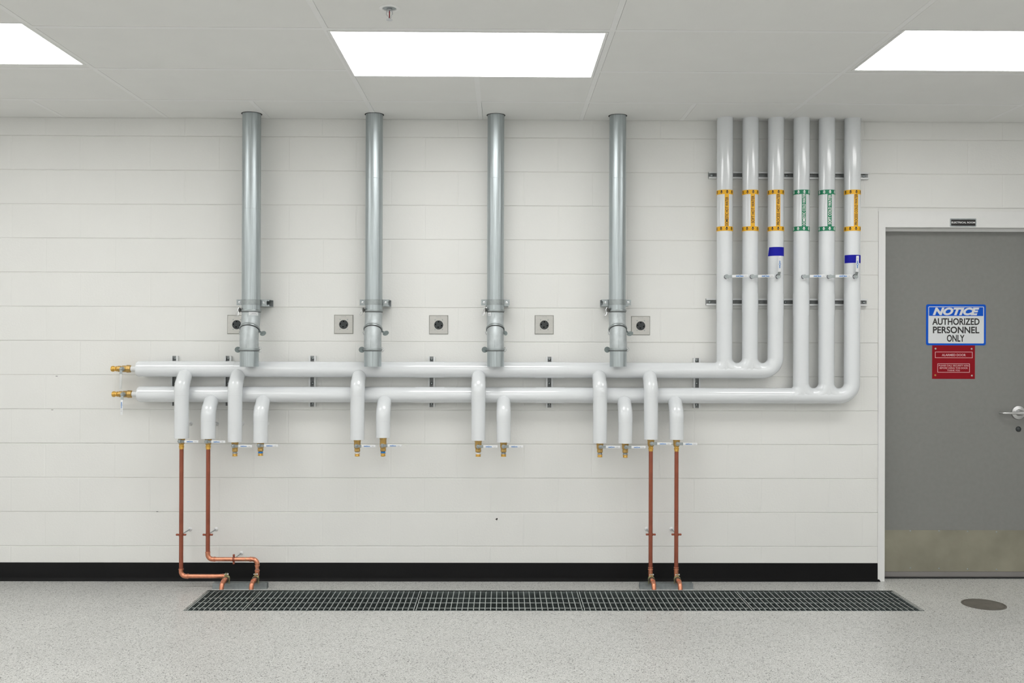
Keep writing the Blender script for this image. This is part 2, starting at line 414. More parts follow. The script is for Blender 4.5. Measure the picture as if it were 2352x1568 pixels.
def tile(x0, x1, ya, yb):
    """ceiling board with lit openings cut out of it"""
    parts = [(x0, x1, ya, yb)]
    for (a, b, n_, f_) in lights:
        a -= .014; b += .014; n_ -= .014; f_ += .014
        q = []
        for (p0, p1, y0, y1) in parts:
            if p0 >= b or p1 <= a or y0 >= f_ or y1 <= n_: q.append((p0, p1, y0, y1)); continue
            if p0 < a: q.append((p0, a, y0, y1))
            if p1 > b: q.append((b, p1, y0, y1))
            m0, m1 = max(p0, a), min(p1, b)
            if y0 < n_: q.append((m0, m1, y0, n_))
            if y1 > f_: q.append((m0, m1, f_, y1))
        parts = q
    for (p0, p1, y0, y1) in parts:
        if p1-p0 > .003 and y1-y0 > .003: ce.box((p0, y0, ZC), (p1, y1, ZC+.014))
half = {0: [(c1+c2)/2+.012, c1-.64, l1-.61, c2+.60, r1+1.20]}     # extra joints of the narrow row by the wall
bars = MB(); HB = []
for j in range(len(colsX)-1):
    for i in range(len(rowsY)-1):
        xs = [colsX[j], colsX[j+1]]
        if i == 0: xs = sorted(set(xs+[h for h in half[0] if colsX[j]+.1 < h < colsX[j+1]-.1]))
        if False and abs(colsX[j]-c1) < .01: xs = [colsX[j], half[0][0], colsX[j+1]]
        for k in range(len(xs)-1):
            xa = xs[k]+(g if k == 0 or True else 0)+sl; xb = xs[k+1]-g-sl*.3
            yb = rowsY[i]-(g+.0022 if i > 0 else 0); ya = rowsY[i+1]+g+sl
            tile(xa, xb, ya, yb)
            if k > 0: HB.append((xs[k]-g, xs[k]+g, rowsY[i+1]+g, rowsY[i]))
tiles = struct(ce.build('ceiling', 'ceil', smooth=False))
def bar_seg(x0, x1, ya, yb):
    """grid bar, stopped at the lit openings"""
    parts = [(x0, x1, ya, yb)]
    for (a, b, n_, f_) in lights:
        a -= .013; b += .013; n_ -= .013; f_ += .013; q = []
        for (p0, p1, y0, y1) in parts:
            if p0 >= b or p1 <= a or y0 >= f_ or y1 <= n_: q.append((p0, p1, y0, y1)); continue
            if p0 < a: q.append((p0, a, y0, y1))
            if p1 > b: q.append((b, p1, y0, y1))
            m0, m1 = max(p0, a), min(p1, b)
            if y0 < n_: q.append((m0, m1, y0, n_))
            if y1 > f_: q.append((m0, m1, f_, y1))
        parts = q
    for (p0, p1, y0, y1) in parts:
        if p1-p0 > .004 and y1-y0 > .004: bars.box((p0, y0, ZC-.0004), (p1, y1, ZC+.003))
HB.append((half[0][0]-g, half[0][0]+g, rowsY[2]+g, rowsY[1]-g))
for hb in HB: bar_seg(*hb)
for x in colsX[1:-1]: bar_seg(x-g, x+g, YR, -.004)
for j in range(len(colsX)-1):
    for y in rowsY[1:-1]: bar_seg(colsX[j]+g, colsX[j+1]-g, y-g, y+g)
struct(bars.build('trim_2', 'tbar', smooth=False))
struct(MB().box((XL-.1, YR-.1, ZC+.03), (XR+.1, .1, ZC+.06)).build('trim_3', 'void', smooth=False))   # deck over the boards
ZP = ZC
for k, (a, b, n_, f_) in enumerate(lights):
    back = k >= 4
    if k < 3: lab = llab[k]
    elif k == 3: lab = 'flat ceiling light panel beyond the left edge of the photo'
    else: lab = 'unseen flat ceiling light panel, in rows added out of view to brighten the room'
    L_ = thing('ceiling_light', ((a+b)/2, (n_+f_)/2, ZC), lab, 'ceiling light', 'flat ceiling light panels')
    fr = MB(); t = .012
    for q in (((a-t, n_-t), (b+t, n_)), ((a-t, f_), (b+t, f_+t)), ((a-t, n_), (a, f_)), ((b, n_), (b+t, f_))):
        fr.box((*q[0], ZC-.001), (*q[1], ZC+.02))
    fr.build('lamp_frame', 'tbar', L_, smooth=False)
    MB().box((a, n_, ZC+.001), (b, f_, ZC+.006)).build('lamp_lens', 'lens', L_, smooth=False)

# --- door
dz0 = .014; RD = .08               # recess of the door face
fr = MB(); yf = -.006
fr.box((FX0, yf, 0), (DX0, RD+.05, FZT)); fr.box((DX1, yf, 0), (FX1, RD+.05, FZT))
fr.box((DX0, yf, DZT), (DX1, RD+.05, FZT))
fr.box((DX0, RD-.018, DZT-.016), (DX1, RD+.03, DZT)); fr.box((DX0, RD-.018, 0), (DX0+.014, RD+.0, DZT)); fr.box((DX1-.014, RD-.018, 0), (DX1, RD, DZT))
dtrim = struct(fr.build('trim_4', 'frame', smooth=False))
# shadow reveal above the frame head: the block lintel stops short of the steel
door = struct(MB().box((DX0+.003, RD, dz0), (DX1-.003, RD+.045, DZT-.004)).build('door_1', 'door', smooth=False))
MB().box((XL+8, RD+.06, 0), (FX1+.1, RD+.1, DZT+.1)).build('door_back', 'dark', door, smooth=False)
ky1, ky0 = Z(2190, 1217, -RD), Z(2190, 1312, -RD)
MB().box((DX0+.012, RD-.0015, ky0), (DX1-.02, RD, ky1)).build('kick_plate', 'kick', door, smooth=False)
for x, ya, yb in ((2091, 1218.7, 1304.2), (2157, 1219, 1305), (2222.5, 1220, 1306.5), (2289, 1221.2, 1307.5)):
    for y in (ya, yb): c = P(x, y, -RD+.0015); MB().lathe(c, (0, -1, 0), [(0, .0048), (.0012, .0036), (.0018, .001)], 12).build('screw', 'clampm', door)
MB().box((DX0+.004, RD-.006, dz0-.006), (DX1-.004, RD, ky0-.001)).build('door_sweep', 'sweep', door, smooth=False)
MB().box((DX0, RD-.02, 0), (DX1, RD+.05, .006)).build('threshold', 'dark', door, smooth=False)
# lever lock
hz = Z(2338, 947, -RD); yq = RD
hd = MB().lathe((HX, yq, hz), (0, -1, 0), [(0, .0425), (.004, .0425), (.009, .040), (.011, .030), (.013, .021), (.022, .0185), (.046, .0165), (.05, .012)], 40)
lv = MB(); lp = [(HX, yq-.048, hz), (HX-.02, yq-.053, hz), (HX-.055, yq-.055, hz), (HX-.085, yq-.053, hz), (HX-.108, yq-.046, hz-.001), (HX-.118, yq-.032, hz-.001), (HX-.121, yq-.02, hz-.001)]
lp = [Vector(p) for p in lp]; sm = []
for i in range(len(lp)-1):
    for k in range(4): sm.append(lp[i].lerp(lp[i+1], k/4))
sm.append(lp[-1]); rr = [.0155*(1-.52*min(1, i/6)) for i in range(len(sm))]
lv.tube(sm, rr, 16)
lo = hd.build('door_handle', 'brushed', door)
lv.build('lever', 'brushed', lo)
kc = MB().lathe((HX+.004, yq-.05, hz), (0, -1, 0), [(0, .009), (.006, .009), (.0065, .007)], 24); kc.build('lock_cylinder', 'galvd', lo)
bolt = P(2339, 985, -RD)
MB().lathe(bolt, (0, -1, 0), [(0, .0165), (.004, .0160), (.009, .012), (.012, .006), (.013, .001)], 28).build('viewer_button', 'recep', door)

# ================================================================== SIGNS
def rrect(c, w, h, r, n=6, y=None):
    pts = []
    for (sx, sz, a0) in ((1, 1, 0), (-1, 1, PI/2), (-1, -1, PI), (1, -1, 1.5*PI)):
        for k in range(n+1):
            a = a0+PI/2*k/n; pts.append(Vector((c.x+sx*(w/2-r)+r*math.cos(a), c.y if y is None else y, c.z+sz*(h/2-r)+r*math.sin(a))))
    return pts
def plate(mb, c, w, h, r, t): return mb.prism(rrect(c, w, h, r), (0, -1, 0), t)
def wh(xa, ya, xb, yb, d):
    a = P(xa, ya, d); b = P(xb, yb, d); return (a+b)/2, abs(b.x-a.x), abs(a.z-b.z)
def outline(mb, c, w, h, t, y):
    for q in (((-w/2, -h/2), (w/2, -h/2+t)), ((-w/2, h/2-t), (w/2, h/2)), ((-w/2, -h/2+t), (-w/2+t, h/2-t)), ((w/2-t, -h/2+t), (w/2, h/2-t))):
        mb.box((c.x+q[0][0], y, c.z+q[0][1]), (c.x+q[1][0], y-.0004, c.z+q[1][1]))
ds = -RD
c, w_, h_ = wh(2127, 698.5, 2264, 793, ds)
S = thing('notice_sign', (c.x, RD, c.z-h_/2), 'white and blue rectangular sign on the grey door reading NOTICE AUTHORIZED PERSONNEL ONLY', 'sign')
yS = RD
plate(MB(), Vector((c.x, yS, c.z)), w_, h_, .012, .0015).build('sign_plate', 'signb', S, smooth=False)
c1_, w1, h1 = wh(2132, 703.5, 2259.5, 788.5, ds)
wp = MB(); plate(wp, Vector((c1_.x, yS-.0015, c1_.z)), w1, h1, .006, .0004); wp.build('white_panel', 'signw', S, smooth=False)
c2_, w2, h2 = wh(2133.5, 705, 2258, 725.6, ds)
plate(MB(), Vector((c2_.x, yS-.0019, c2_.z)), w2, h2, .003, .0004).build('blue_header', 'signb', S, smooth=False)
for body, box, kw in (('NOTICE', (2142, 706, 2249, 724), dict(m='signw', bold=.055, shear=.30, yy=.0024)),
                      ('AUTHORIZED', (2141, 730.3, 2249.5, 746.3), dict(m='ink', bold=.026, yy=.0020)),
                      ('PERSONNEL', (2142.5, 749.5, 2249, 765.5), dict(m='ink', bold=.026, yy=.0020)),
                      ('ONLY', (2174.5, 768.5, 2215, 784.8), dict(m='ink', bold=.026, yy=.0020))):
    cc, ww, hh = wh(*box, ds)
    text(body, 'lettering', kw['m'], S, (cc.x, yS-kw['yy'], cc.z), ww, hh, bold=kw['bold'], shear=kw.get('shear', 0))
c, w_, h_ = wh(2141, 792, 2239, 870, ds)
S = thing('alarm_sign', (c.x, RD, c.z-h_/2), 'square red engraved plate reading ALARMED DOOR, below the blue notice', 'sign')
MB().box((c.x-w_/2, yS, c.z-h_/2), (c.x+w_/2, yS-.0012, c.z+h_/2)).build('sign_plate', 'signr', S, smooth=False)
ol = MB()
for bx in ((2147.5, 807.5, 2233.5, 822), (2153, 834.5, 2227, 855.3)):
    cc, ww, hh = wh(*bx, ds); outline(ol, cc, ww, hh, .0028, yS-.0012)
ol.build('engraved_border', 'pink', S, smooth=False)
for body, bx, bo in (('ALARMED DOOR', (2163, 812.3, 2218, 817.8), .02), ('PLEASE CALL SECURITY 6356', (2156, 837.4, 2224.5, 841.2), .012),
                 ('BEFORE USING THIS DOOR', (2158, 843, 2222.5, 846.9), .012), ('THANK YOU', (2175.5, 848.6, 2204.5, 852.3), .012)):
    cc, ww, hh = wh(*bx, ds); text(body, 'lettering', 'pink', S, (cc.x, yS-.0016, cc.z), ww, hh, bold=bo)
for x, y in ((2149, 800.5), (2232, 801), (2148.5, 861.5), (2232.5, 862.5)):
    MB().lathe(P(x, y, ds+.0012), (0, -1, 0), [(0, .0058), (.001, .005), (.0022, .002)], 14).build('screw', 'stain' if x != 2148.5 else 'brassd', S)
c, w_, h_ = wh(2182, 501.5, 2242, 520.5, .006)
S = thing('room_sign', (c.x, -.006, c.z-h_/2), 'small black and silver nameplate reading ELECTRICAL ROOM on the white door head', 'sign')
plate(MB(), Vector((c.x, -.006, c.z)), w_, h_, .005, .003).build('sign_frame', 'galvd', S, smooth=False)
plate(MB(), Vector((c.x, -.009, c.z-.0008)), w_-.011, h_-.0125, .002, .0004).build('sign_face', 'ink', S, smooth=False)
text('ELECTRICAL ROOM', 'lettering', 'white', S, (c.x, -.0099, c.z), w_-.016, .0105, bold=.03)

# ================================================================== HEADERS AND RISERS
DH = .071; RH = .0462
zU = lambda x: Z(x, 846.7+(x-316)*(4.3/1384), DH)
ZU = (Z(316, 846.9, DH)+Z(1700, 850.6, DH))/2
ZD = (Z(318, 903.6, DH)+Z(1850, 910, DH))/2
yH = -DH
# risers
RX = [1664.3, 1723, 1781.5, 1840.3, 1898.5, 1957.3]    # pixel centres near y 600
rX = [X(x, 600, DH) for x in RX]
names = ['DOMESTIC HOT WATER', 'SOFT HOT WATER', 'PROCESS HOT WATER', 'DOMESTIC COLD WATER', 'SOFT COLD WATER', 'PROCESS COLD WATER']
stX = [1669.2, 1729, 1787.3, 1846.4, 1905.5, 1966]
Rr = .0462; RB = .030+Rr           # elbow centre-line radius
headers = []
def sleeve(mb, a, b, r, e=.0012):
    a = Vector(a); b = Vector(b); L = (b-a).length
    mb.lathe(a, b-a, [(0, r), (0, r+e), (L, r+e), (L, r)], 40, cap=False)
for k in range(2):
    zz = ZU if k == 0 else ZD; xs = rX[:3] if k == 0 else rX[3:]
    xl = X(315, zz and (847 if k == 0 else 903), DH)+(0 if k == 0 else .006); xe = xs[2]
    H = thing('header_pipe', ((xl+xe)/2, yH, zz-RH), ('upper' if k == 0 else 'lower')+' of the two long white horizontal pipes along the wall, fed by three risers', 'pipe', 'long white header pipes')
    j = MB(); xj = xs[0]-.062
    j.lathe((xl, yH, zz), (1, 0, 0), [(0, RH*.35), (0, RH-.010), (.003, RH-.003), (.010, RH), (.0115, RH), (.013, RH)]+[(xj-xl, RH)], 48)
    j.build('insulation_jacket', 'jacket', H)
    m = MB()                        # tee manifold: straight run plus swept elbows
    m.lathe((xj, yH, zz), (1, 0, 0), [(0, RH+.0004), (xs[2]-RB-xj, RH+.0004)], 48)
    zt = zz+RB
    for i, x in enumerate(xs):
        m.cyl((x, yH, zt+.002), (x, yH, zz if i < 2 else zt-.002), Rr, 48)
        for sgn in ((-1, 1) if i < 2 else (-1,)):
            RBi = RB if not (i == 0 and sgn == -1) else Rr+.014
            pth = fillet([(x, yH, zz+RBi+.001), (x, yH, zz), (x+sgn*(RBi+.001), yH, zz)], RBi, 20)
            m.tube(pth, Rr-.0003, 48)
    m.build('tee_manifold', 'jacket', H)
    yy_ = 849 if k == 0 else 906
    for xa, xb, e_ in [(955, 1021, .0018), (1229.5, 1296, .0018)]+([(380, 408, .0007), (520, 541, .0007), (700, 736, .0007), (1585, 1618, .0007)] if k == 0 else [(372, 401, .0007), (505, 528, .0007), (700, 736, .0007), (1585, 1618, .0007)]):
        sv = MB(); sleeve(sv, (X(xa, yy_, DH), yH, zz), (X(xb, yy_, DH), yH, zz), RH, e_); sv.build('jacket_sleeve', 'jacket', H)
    # bare stub at the left end
    MB().cyl((xl-.038, yH, zz), (xl+.002, yH, zz), .0155, 24).build('bare_stub', 'strutw', H)
    headers.append((H, xl, zz))
cold = [False]*3+[True]*3
for i, x in enumerate(rX):
    zz = ZU if i < 3 else ZD; zb = zz+RB+.002
    R_ = thing('riser_pipe', (x, yH, zb), 'white insulated upright pipe whose '+('green' if i in (3, 4) else 'yellow')+' marker reads '+names[i], 'pipe', 'white riser pipes by the door')
    j = MB(); z1 = ZC+.02
    zs_t, zs_b = Z(RX[i], 674.5, DH), Z(RX[i], (718, 717, 725, 725, 724, 719)[i], DH); zt0 = Z(RX[i], 407+random.uniform(-2, 2), DH)
    j.lathe((x, yH, zb), (0, 0, 1), [(0, Rr), (zs_b-zb, Rr), (zs_b-zb, Rr+.0014), (zs_t-zb, Rr+.0014), (zs_t-zb, Rr+.0002), (zt0-zb, Rr+.0002), (zt0-zb, Rr+.001), (z1-zb, Rr+.001)], 56)
    j.build('insulation_jacket', 'jacket', R_)
    # marker: two bands and a lettered strip
    mk = 'green' if i in (3, 4) else 'yellow'; ink = 'white' if mk == 'green' else 'ink'
    rb = Rr+.0014; X0 = x
    def arcband(a0, a1, za, zb_, r, n):
        m = MB(); vs = []; fs = []
        for k in range(n+1):
            a = a0+(a1-a0)*k/n
            for r_ in (r, r-.0008):
                for z_ in (za, zb_): vs.append((X0+r_*math.sin(a), yH-r_*math.cos(a), z_))
        for k in range(n):
            b = k*4; fs += [(b, b+4, b+5, b+1), (b+2, b+3, b+7, b+6), (b, b+2, b+6, b+4), (b+1, b+5, b+7, b+3)]
        fs += [(0, 1, 3, 2), (n*4, n*4+2, n*4+3, n*4+1)]
        return m.add(vs, fs)
    zA1, zA0 = Z(RX[i], 435.2, DH+RH), Z(RX[i], 445.3, DH+RH); zB1, zB0 = Z(RX[i], 519.3, DH+RH), Z(RX[i], 529.6, DH+RH)
    sx = X(stX[i], 480, DH+.045)-x; a_s = math.asin(max(-1, min(1, sx/rb)))
    hw = .0125/rb
    mk_o = arcband(-PI*.9, PI*.9, zA0, zA1, rb+.0004, 56); mk_o.add(*[(lambda q: (q.v, q.f))(arcband(-PI*.9, PI*.9, zB0, zB1, rb+.0004, 56))][0])
    q = arcband(a_s-hw, a_s+hw, zB1, zA0, rb+.0004, 10); mk_o.add(q.v, q.f)
    mo = mk_o.build('pipe_marker', mk, R_)
    # arrows
    for (zc_, ph) in (((zA0+zA1)/2, a_s+.04), ((zB0+zB1)/2, a_s)):
        for k in range(-4, 5):
            a = ph+k*.70
            if abs(a) > 2.7: continue
            rr_ = rb+.0009
            def pt(u_, v_): aa = a+u_/rr_; return (X0+rr_*math.sin(aa), yH-rr_*math.cos(aa), zc_+v_)
            ar = MB(); ar.add([pt(-.0042, .0098), pt(.0042, .0098), pt(.0042, -.0005), pt(-.0042, -.0005)], [(0, 1, 2, 3)])
            ar.add([pt(-.0088, .0005), pt(.0088, .0005), pt(0, -.0105)], [(0, 1, 2)])
            if abs(a) < 1.7: ar.build('flow_arrow', ink, mo, smooth=False)
    full = {0: (452, 518), 1: (449, 512), 2: (444.5, 516.5), 3: (444, 517), 4: (447, 515), 5: (445, 516.5)}[i]
    za, zb_ = Z(RX[i], full[1], DH+RH), Z(RX[i], full[0], DH+RH)
    text(names[i], 'lettering', ink, mo, (X0+a_s*(rb+.0010), 0, (za+zb_)/2), zb_-za, .0175, xd=(0, 0, 1), yd=(-1, 0, 0), bold=.018, bend=(X0, yH, rb+.0010))
    # isolation valve stem and lever
    zv = Z(RX[i]+3, 635, DH+.06)
    names_v = ['horizontal lever', 'horizontal lever', 'upright lever']
    V = thing('valve_lever', (x, yH-Rr, zv), ('upright' if i in (2, 5) else 'horizontal')+' white valve lever on the upright pipe marked '+names[i], 'valve handle', 'levers on the riser pipes')
    MB().lathe((x, yH-Rr+.012, zv), (0, -1, 0), [(0, .0085), (.008, .0085), (.0125, .0155), (.0135, .0155), (.0135, .010), (.019, .010), (.019, .0115), (.026, .0115), (.026, .008)], 24).build('packing_nut', 'chrome', V)
    MB().lathe((x, yH-Rr+.0125, zv), (0, -1, 0), [(0, .018), (.0015, .018), (.0015, .006)], 24).build('gasket_ring', 'gasket', V)
    yl = yH-Rr-.016; hx = Vector((0, 0, 1)) if i in (2, 5) else Vector((1, 0, 0)); sd = Vector((1, 0, 0)) if i in (2, 5) else Vector((0, 0, 1))
    o0 = Vector((x, yl, zv))
    lev = MB(); 
    def slab(mb, a0, a1, wd, th, y0, y1, off0=0, off1=0):
        p = []
        for (t_, yy, of) in ((a0, y0, off0), (a1, y1, off1)):
            for sg in (-1, 1):
                for dy in (0, -th): p.append(o0+hx*t_+sd*(sg*wd+of)+Vector((0, yy+dy, 0)))
        return mb.add(p, [(0, 1, 3, 2), (4, 6, 7, 5), (0, 4, 5, 1), (2, 3, 7, 6), (0, 2, 6, 4), (1, 5, 7, 3)])
    lev.lathe(o0, (0, -1, 0), [(0, .0125), (.003, .0125)], 20); slab(lev, .006, .026, .0078, .003, 0, -.012, 0, .001)
    lev.build('lever_arm', 'clampm', V)
    hs = MB(); slab(hs, .026, .12, .0082, .005, -.012, -.014, .001, .003)
    ho = hs.build('handle_sleeve', 'hand', V, bevel=.002)
    lg = MB()
    def mark(t0, t1, w0, w1): 
        slab(lg, t0, t1, (w1-w0)/2, .0004, -.0171-.0021*(t0-.026)/.094, -.0171-.0021*(t1-.026)/.094, (w0+w1)/2+.0015, (w0+w1)/2+.0015)
    for q in range(5): mark(.048+q*.0040, .0510+q*.0040, -.0034, .0028+(q % 2)*.0008)
    for q in range(4): mark(.0765+q*.0040, .0795+q*.0040, -.0034, .0034-(q % 2)*.0008)
    lg.build('logo', 'blue', ho, smooth=False)
    lc = MB(); cc = o0+hx*.0708+sd*.0020+Vector((0, -.0185, 0)); lc.ring(cc, (0, 1, 0), .0050, .0012, 20); lc.build('logo_ring', 'blue', ho)
    g2 = MB(); 
    def mark2(t0, t1, w0, w1): slab(g2, t0, t1, (w1-w0)/2, .0004, -.0187, -.0189, (w0+w1)/2+.0015, (w0+w1)/2+.0015)
    mark2(.0975, .0985, -.004, .004); mark2(.104, .105, -.003, .003); mark2(.105, .109, .002, .003); mark2(.108, .109, -.003, .003)
    g2.build('printed_mark', 'grey', ho, smooth=False)
    if i in (2, 5):
        poly = {2: ((1768, 567), (1799.5, 567), (1799.5, 586), (1763.5, 587.3)), 5: ((1943, 585), (1976, 585), (1976, 603), (1940, 603.5))}[i]
        tp = MB(); nn = 16; r_ = Rr+.0009; vs = []; fs = []
        def ang(px, py): return math.asin(max(-.995, min(.995, (X(px, py, DH+.03)-x)/r_)))
        aT0, aT1, aB0, aB1 = ang(*poly[0]), ang(*poly[1]), ang(*poly[3]), ang(*poly[2])
        zt_ = Z(*poly[0], DH+.04); zb2 = Z(*poly[3], DH+.04)
        for k in range(nn+1):
            for a_, z_ in ((aT0+(aT1+.5-aT0)*k/nn, zt_), (aB0+(aB1+.5-aB0)*k/nn, zb2)):
                vs += [(x+r_*math.sin(a_), yH-r_*math.cos(a_), z_), (x+(r_-.0006)*math.sin(a_), yH-(r_-.0006)*math.cos(a_), z_)]
        for k in range(nn):
            b = k*4; fs += [(b, b+4, b+6, b+2), (b+1, b+3, b+7, b+5), (b, b+1, b+5, b+4), (b+2, b+6, b+7, b+3)]
        fs += [(0, 2, 3, 1), (nn*4, nn*4+1, nn*4+3, nn*4+2)]
        tag(tp.add(vs, fs).build('blue_tape', 'tape'), 'strip of blue masking tape stuck on the '+names[i]+' pipe '+('just above its lever' if i == 2 else 'behind its lever'), 'tape', 'blue tape strips')
# ceiling holes around the risers
for i, x in enumerate(rX):
    pass

# ================================================================== BRANCHES AND BALL VALVES
DB = .16; RBr = .0412
BR = [ # (x px at the bottom, insulation bottom px, pivot y, cap bottom or None, header, style)
 (417, 1006, 1012, None, 0), (478.3, 1006.5, 1012.5, None, 1), (539.7, 1014, 1022.5, 1047, 0), (598.5, 1015.5, 1021.5, 1046, 1),
 (820.7, 1009, 1022.5, 1047.5, 0), (880, 1004, 1021.5, 1047.5, 1), (1098.5, 1010.5, 1023.5, 1047.5, 0), (1156.7, 1014.5, 1023.5, 1047, 1),
 (1378, 1016.5, 1024.5, 1049.5, 0), (1436.3, 1017, 1025, 1050.5, 1), (1495, 1008, 1017, None, 0), (1554, 1008.5, 1017.5, None, 1)]
ordn = ['leftmost', 'second from the left', 'third from the left', 'fourth from the left', 'fifth from the left', 'sixth from the left',
        'sixth from the right', 'fifth from the right', 'fourth from the right', 'third from the right', 'second from the right', 'rightmost']
nearn = ['leftmost one, above the far left copper pipe', 'second from the left, above the second copper pipe', 'third from the left, below the leftmost duct',
         'fourth from the left, right of the leftmost duct', 'just left of the second duct', 'just right of the second duct', 'just left of the third duct', 'just right of the third duct',
         'just left of the rightmost duct', 'just right of the rightmost duct', 'second from the right, above a copper pipe', 'rightmost one, above the far right copper pipe']
def lever_h(root, o0, hx, sd, kind='hand', logo='blue', L=.112, wd=.0072):
    def slab(mb, a0, a1, w_, th, y0, y1, of=0.0):
        p = []
        for (t_, yy) in ((a0, y0), (a1, y1)):
            for sg in (-1, 1):
                for dy in (0, -th): p.append(o0+hx*t_+sd*(sg*w_+of)+Vector((0, yy+dy, 0)))
        return mb.add(p, [(0, 1, 3, 2), (4, 6, 7, 5), (0, 4, 5, 1), (2, 3, 7, 6), (0, 2, 6, 4), (1, 5, 7, 3)])
    a = MB(); a.lathe(o0, (0, -1, 0), [(0, .0125), (.003, .0125), (.003, .007), (.009, .007), (.010, .005)], 6)
    slab(a, .004, .030, .0078, .0028, 0, -.006); a.build('lever_arm', 'clampm', root)
    s_ = MB(); slab(s_, .030, L, wd, .0045, -.005, -.009); ho = s_.build('handle_sleeve', kind, root, bevel=.0018)
    if logo:
        l = MB(); y_ = lambda t: -.0097-.004*(t-.03)/(L-.03)
        for q in range(4): t = .044+q*.0036; slab(l, t, t+.0026, .0021+(q % 2)*.0004, .0003, y_(t), y_(t))
        for q in range(5): t = .0645+q*.0032; slab(l, t, t+.0023, .0021-(q % 2)*.0004, .0003, y_(t), y_(t))
        slab(l, .044, .081, .00035, .0003, y_(.044), y_(.081), -.0030)
        c_ = o0+hx*.0612+Vector((0, y_(.0612)-.0004, 0)); l.ring(c_, (0, 1, 0), .0033, .0009, 18)
        l.build('logo', logo, ho, smooth=False)
        g_ = MB()
        for t in (.088, .094, .0985): slab(g_, t, t+.0010, .0030, .0003, y_(t), y_(t))
        slab(g_, .094, .0995, .0005, .0003, y_(.094), y_(.0995), -.0025)
        g_.build('printed_mark', 'grey', ho, smooth=False)
for k, (px, yb, yp, yc, hd_) in enumerate(BR):
    x = X(px, 1000, DB); zh = ZU if hd_ == 0 else ZD
    zb = Z(px, yb, DB); run = DB-DH
    R1 = thing('branch_pipe', (x, -DB, zb), 'white branch pipe off the '+('upper' if hd_ == 0 else 'lower')+' header, '+nearn[k], 'pipe', 'white branch pipes')
    top = Vector((x, yH-.004, zh+.004)); kn = Vector((x, -DB, zh-run*1.05-.004))
    path = fillet([top, kn, (x, -DB, zb)], .085, 14)
    dv = (kn-Vector((x, yH, zh))).normalized(); c0 = Vector((x, yH, zh))+dv*.054
    path = fillet([c0, kn, (x, -DB, zb)], .075, 14)
    hp = []; hr = []
    for q in range(9):
        a_ = PI/2*(1-q/9.0); hp.append(c0-dv*RBr*math.sin(a_)); hr.append(max(.0008, RBr*math.cos(a_)))
    b = MB(); b.tube(hp+path, hr+[RBr]*len(path), 44); b.build('insulation_jacket', 'jacket', R1)
    sd_ = MB(); r2 = RBr+.0010; zk = kn.z-.052
    mid = [p for p in path[1:-1]]; s0 = mid[0]-dv*.004
    sd_.tube([s0, s0]+[s0+dv*.001]+mid[1:]+[Vector((x, -DB, zk)), Vector((x, -DB, zk-.0001))], [RBr-.001, r2, r2]+[r2]*(len(mid)-1)+[r2, RBr-.001], 44, cap=False) if False else sd_.tube([s0, s0+dv*.0004]+mid[1:]+[Vector((x, -DB, zk)), Vector((x, -DB, zk-.0004))], [RBr-.001, r2]+[r2]*(len(mid)-1)+[r2, RBr-.001], 44, cap=False)
    sd_.build('elbow_jacket', 'jacket', R1)
    # valve
    tp = zb-Z(px, yp, DB); capd = yc is not None; o = Vector((x, -DB, zb+.004)); dn = Vector((0, 0, -1))
    lab = ('capped brass valve with white lever, ' if capd else 'brass valve with white lever, ')+nearn[k]
    V = thing('ball_valve', (x, -DB, zb-(.09 if capd else .06)), lab, 'valve', 'ball valves under the branches')
    bd = MB(); bp = [(0, .0205), (.016, .0205), (.016, .0190), (tp+.004, .0195), (tp+.016, .0185), (tp+.024, .0155)] 
    if capd: bp += [(tp+.026, .0165), (tp+.038, .0165), (tp+.040, .0150)]
    bd.lathe(o, dn, bp, 8 if True else 24); bd.lathe(o+dn*(tp+.004), (0, -1, 0), [(0, .013), (.022, .013), (.024, .0105), (.034, .0105)], 18)
    bd.build('valve_body', 'brassd', V, angle=25)
    if capd:
        zc_ = zb-Z(px, yc, DB); t0 = tp+.044
        MB().lathe(o, dn, [(t0-.002, .0135), (t0+.009, .0135)], 24).build('thread_tape', 'blue' if k in (3, 5) else ('galvd' if k in (2, 7, 8, 9) else 'strutw'), V)
        t1 = t0+.008; t2 = zc_+.004
        MB().lathe(o, dn, [(t1, .0150), (t1+.003, .0158), (t1+.005, .0125), (t1+.010, .0125), (t1+.014, .0150), (t2-.004, .0152), (t2, .0125)], 24).build('end_cap', 'brass', V)
    else:
        t1 = tp+.022
        MB().lathe(o, dn, [(t1-.004, .0130), (t1+.010, .0130), (t1+.012, .0152), (t1+.016, .0152), (t1+.018, .0132), (t1+.024, .0140), (t1+.026, .0122), (t1+.030, .0122)], 24).build('press_fitting', 'brass', V)
    lever_h(V, o+dn*(tp+.004)+Vector((0, -.034, 0)), Vector((1, 0, 0)), Vector((0, 0, 1)), 'hand', 'blue', .112)
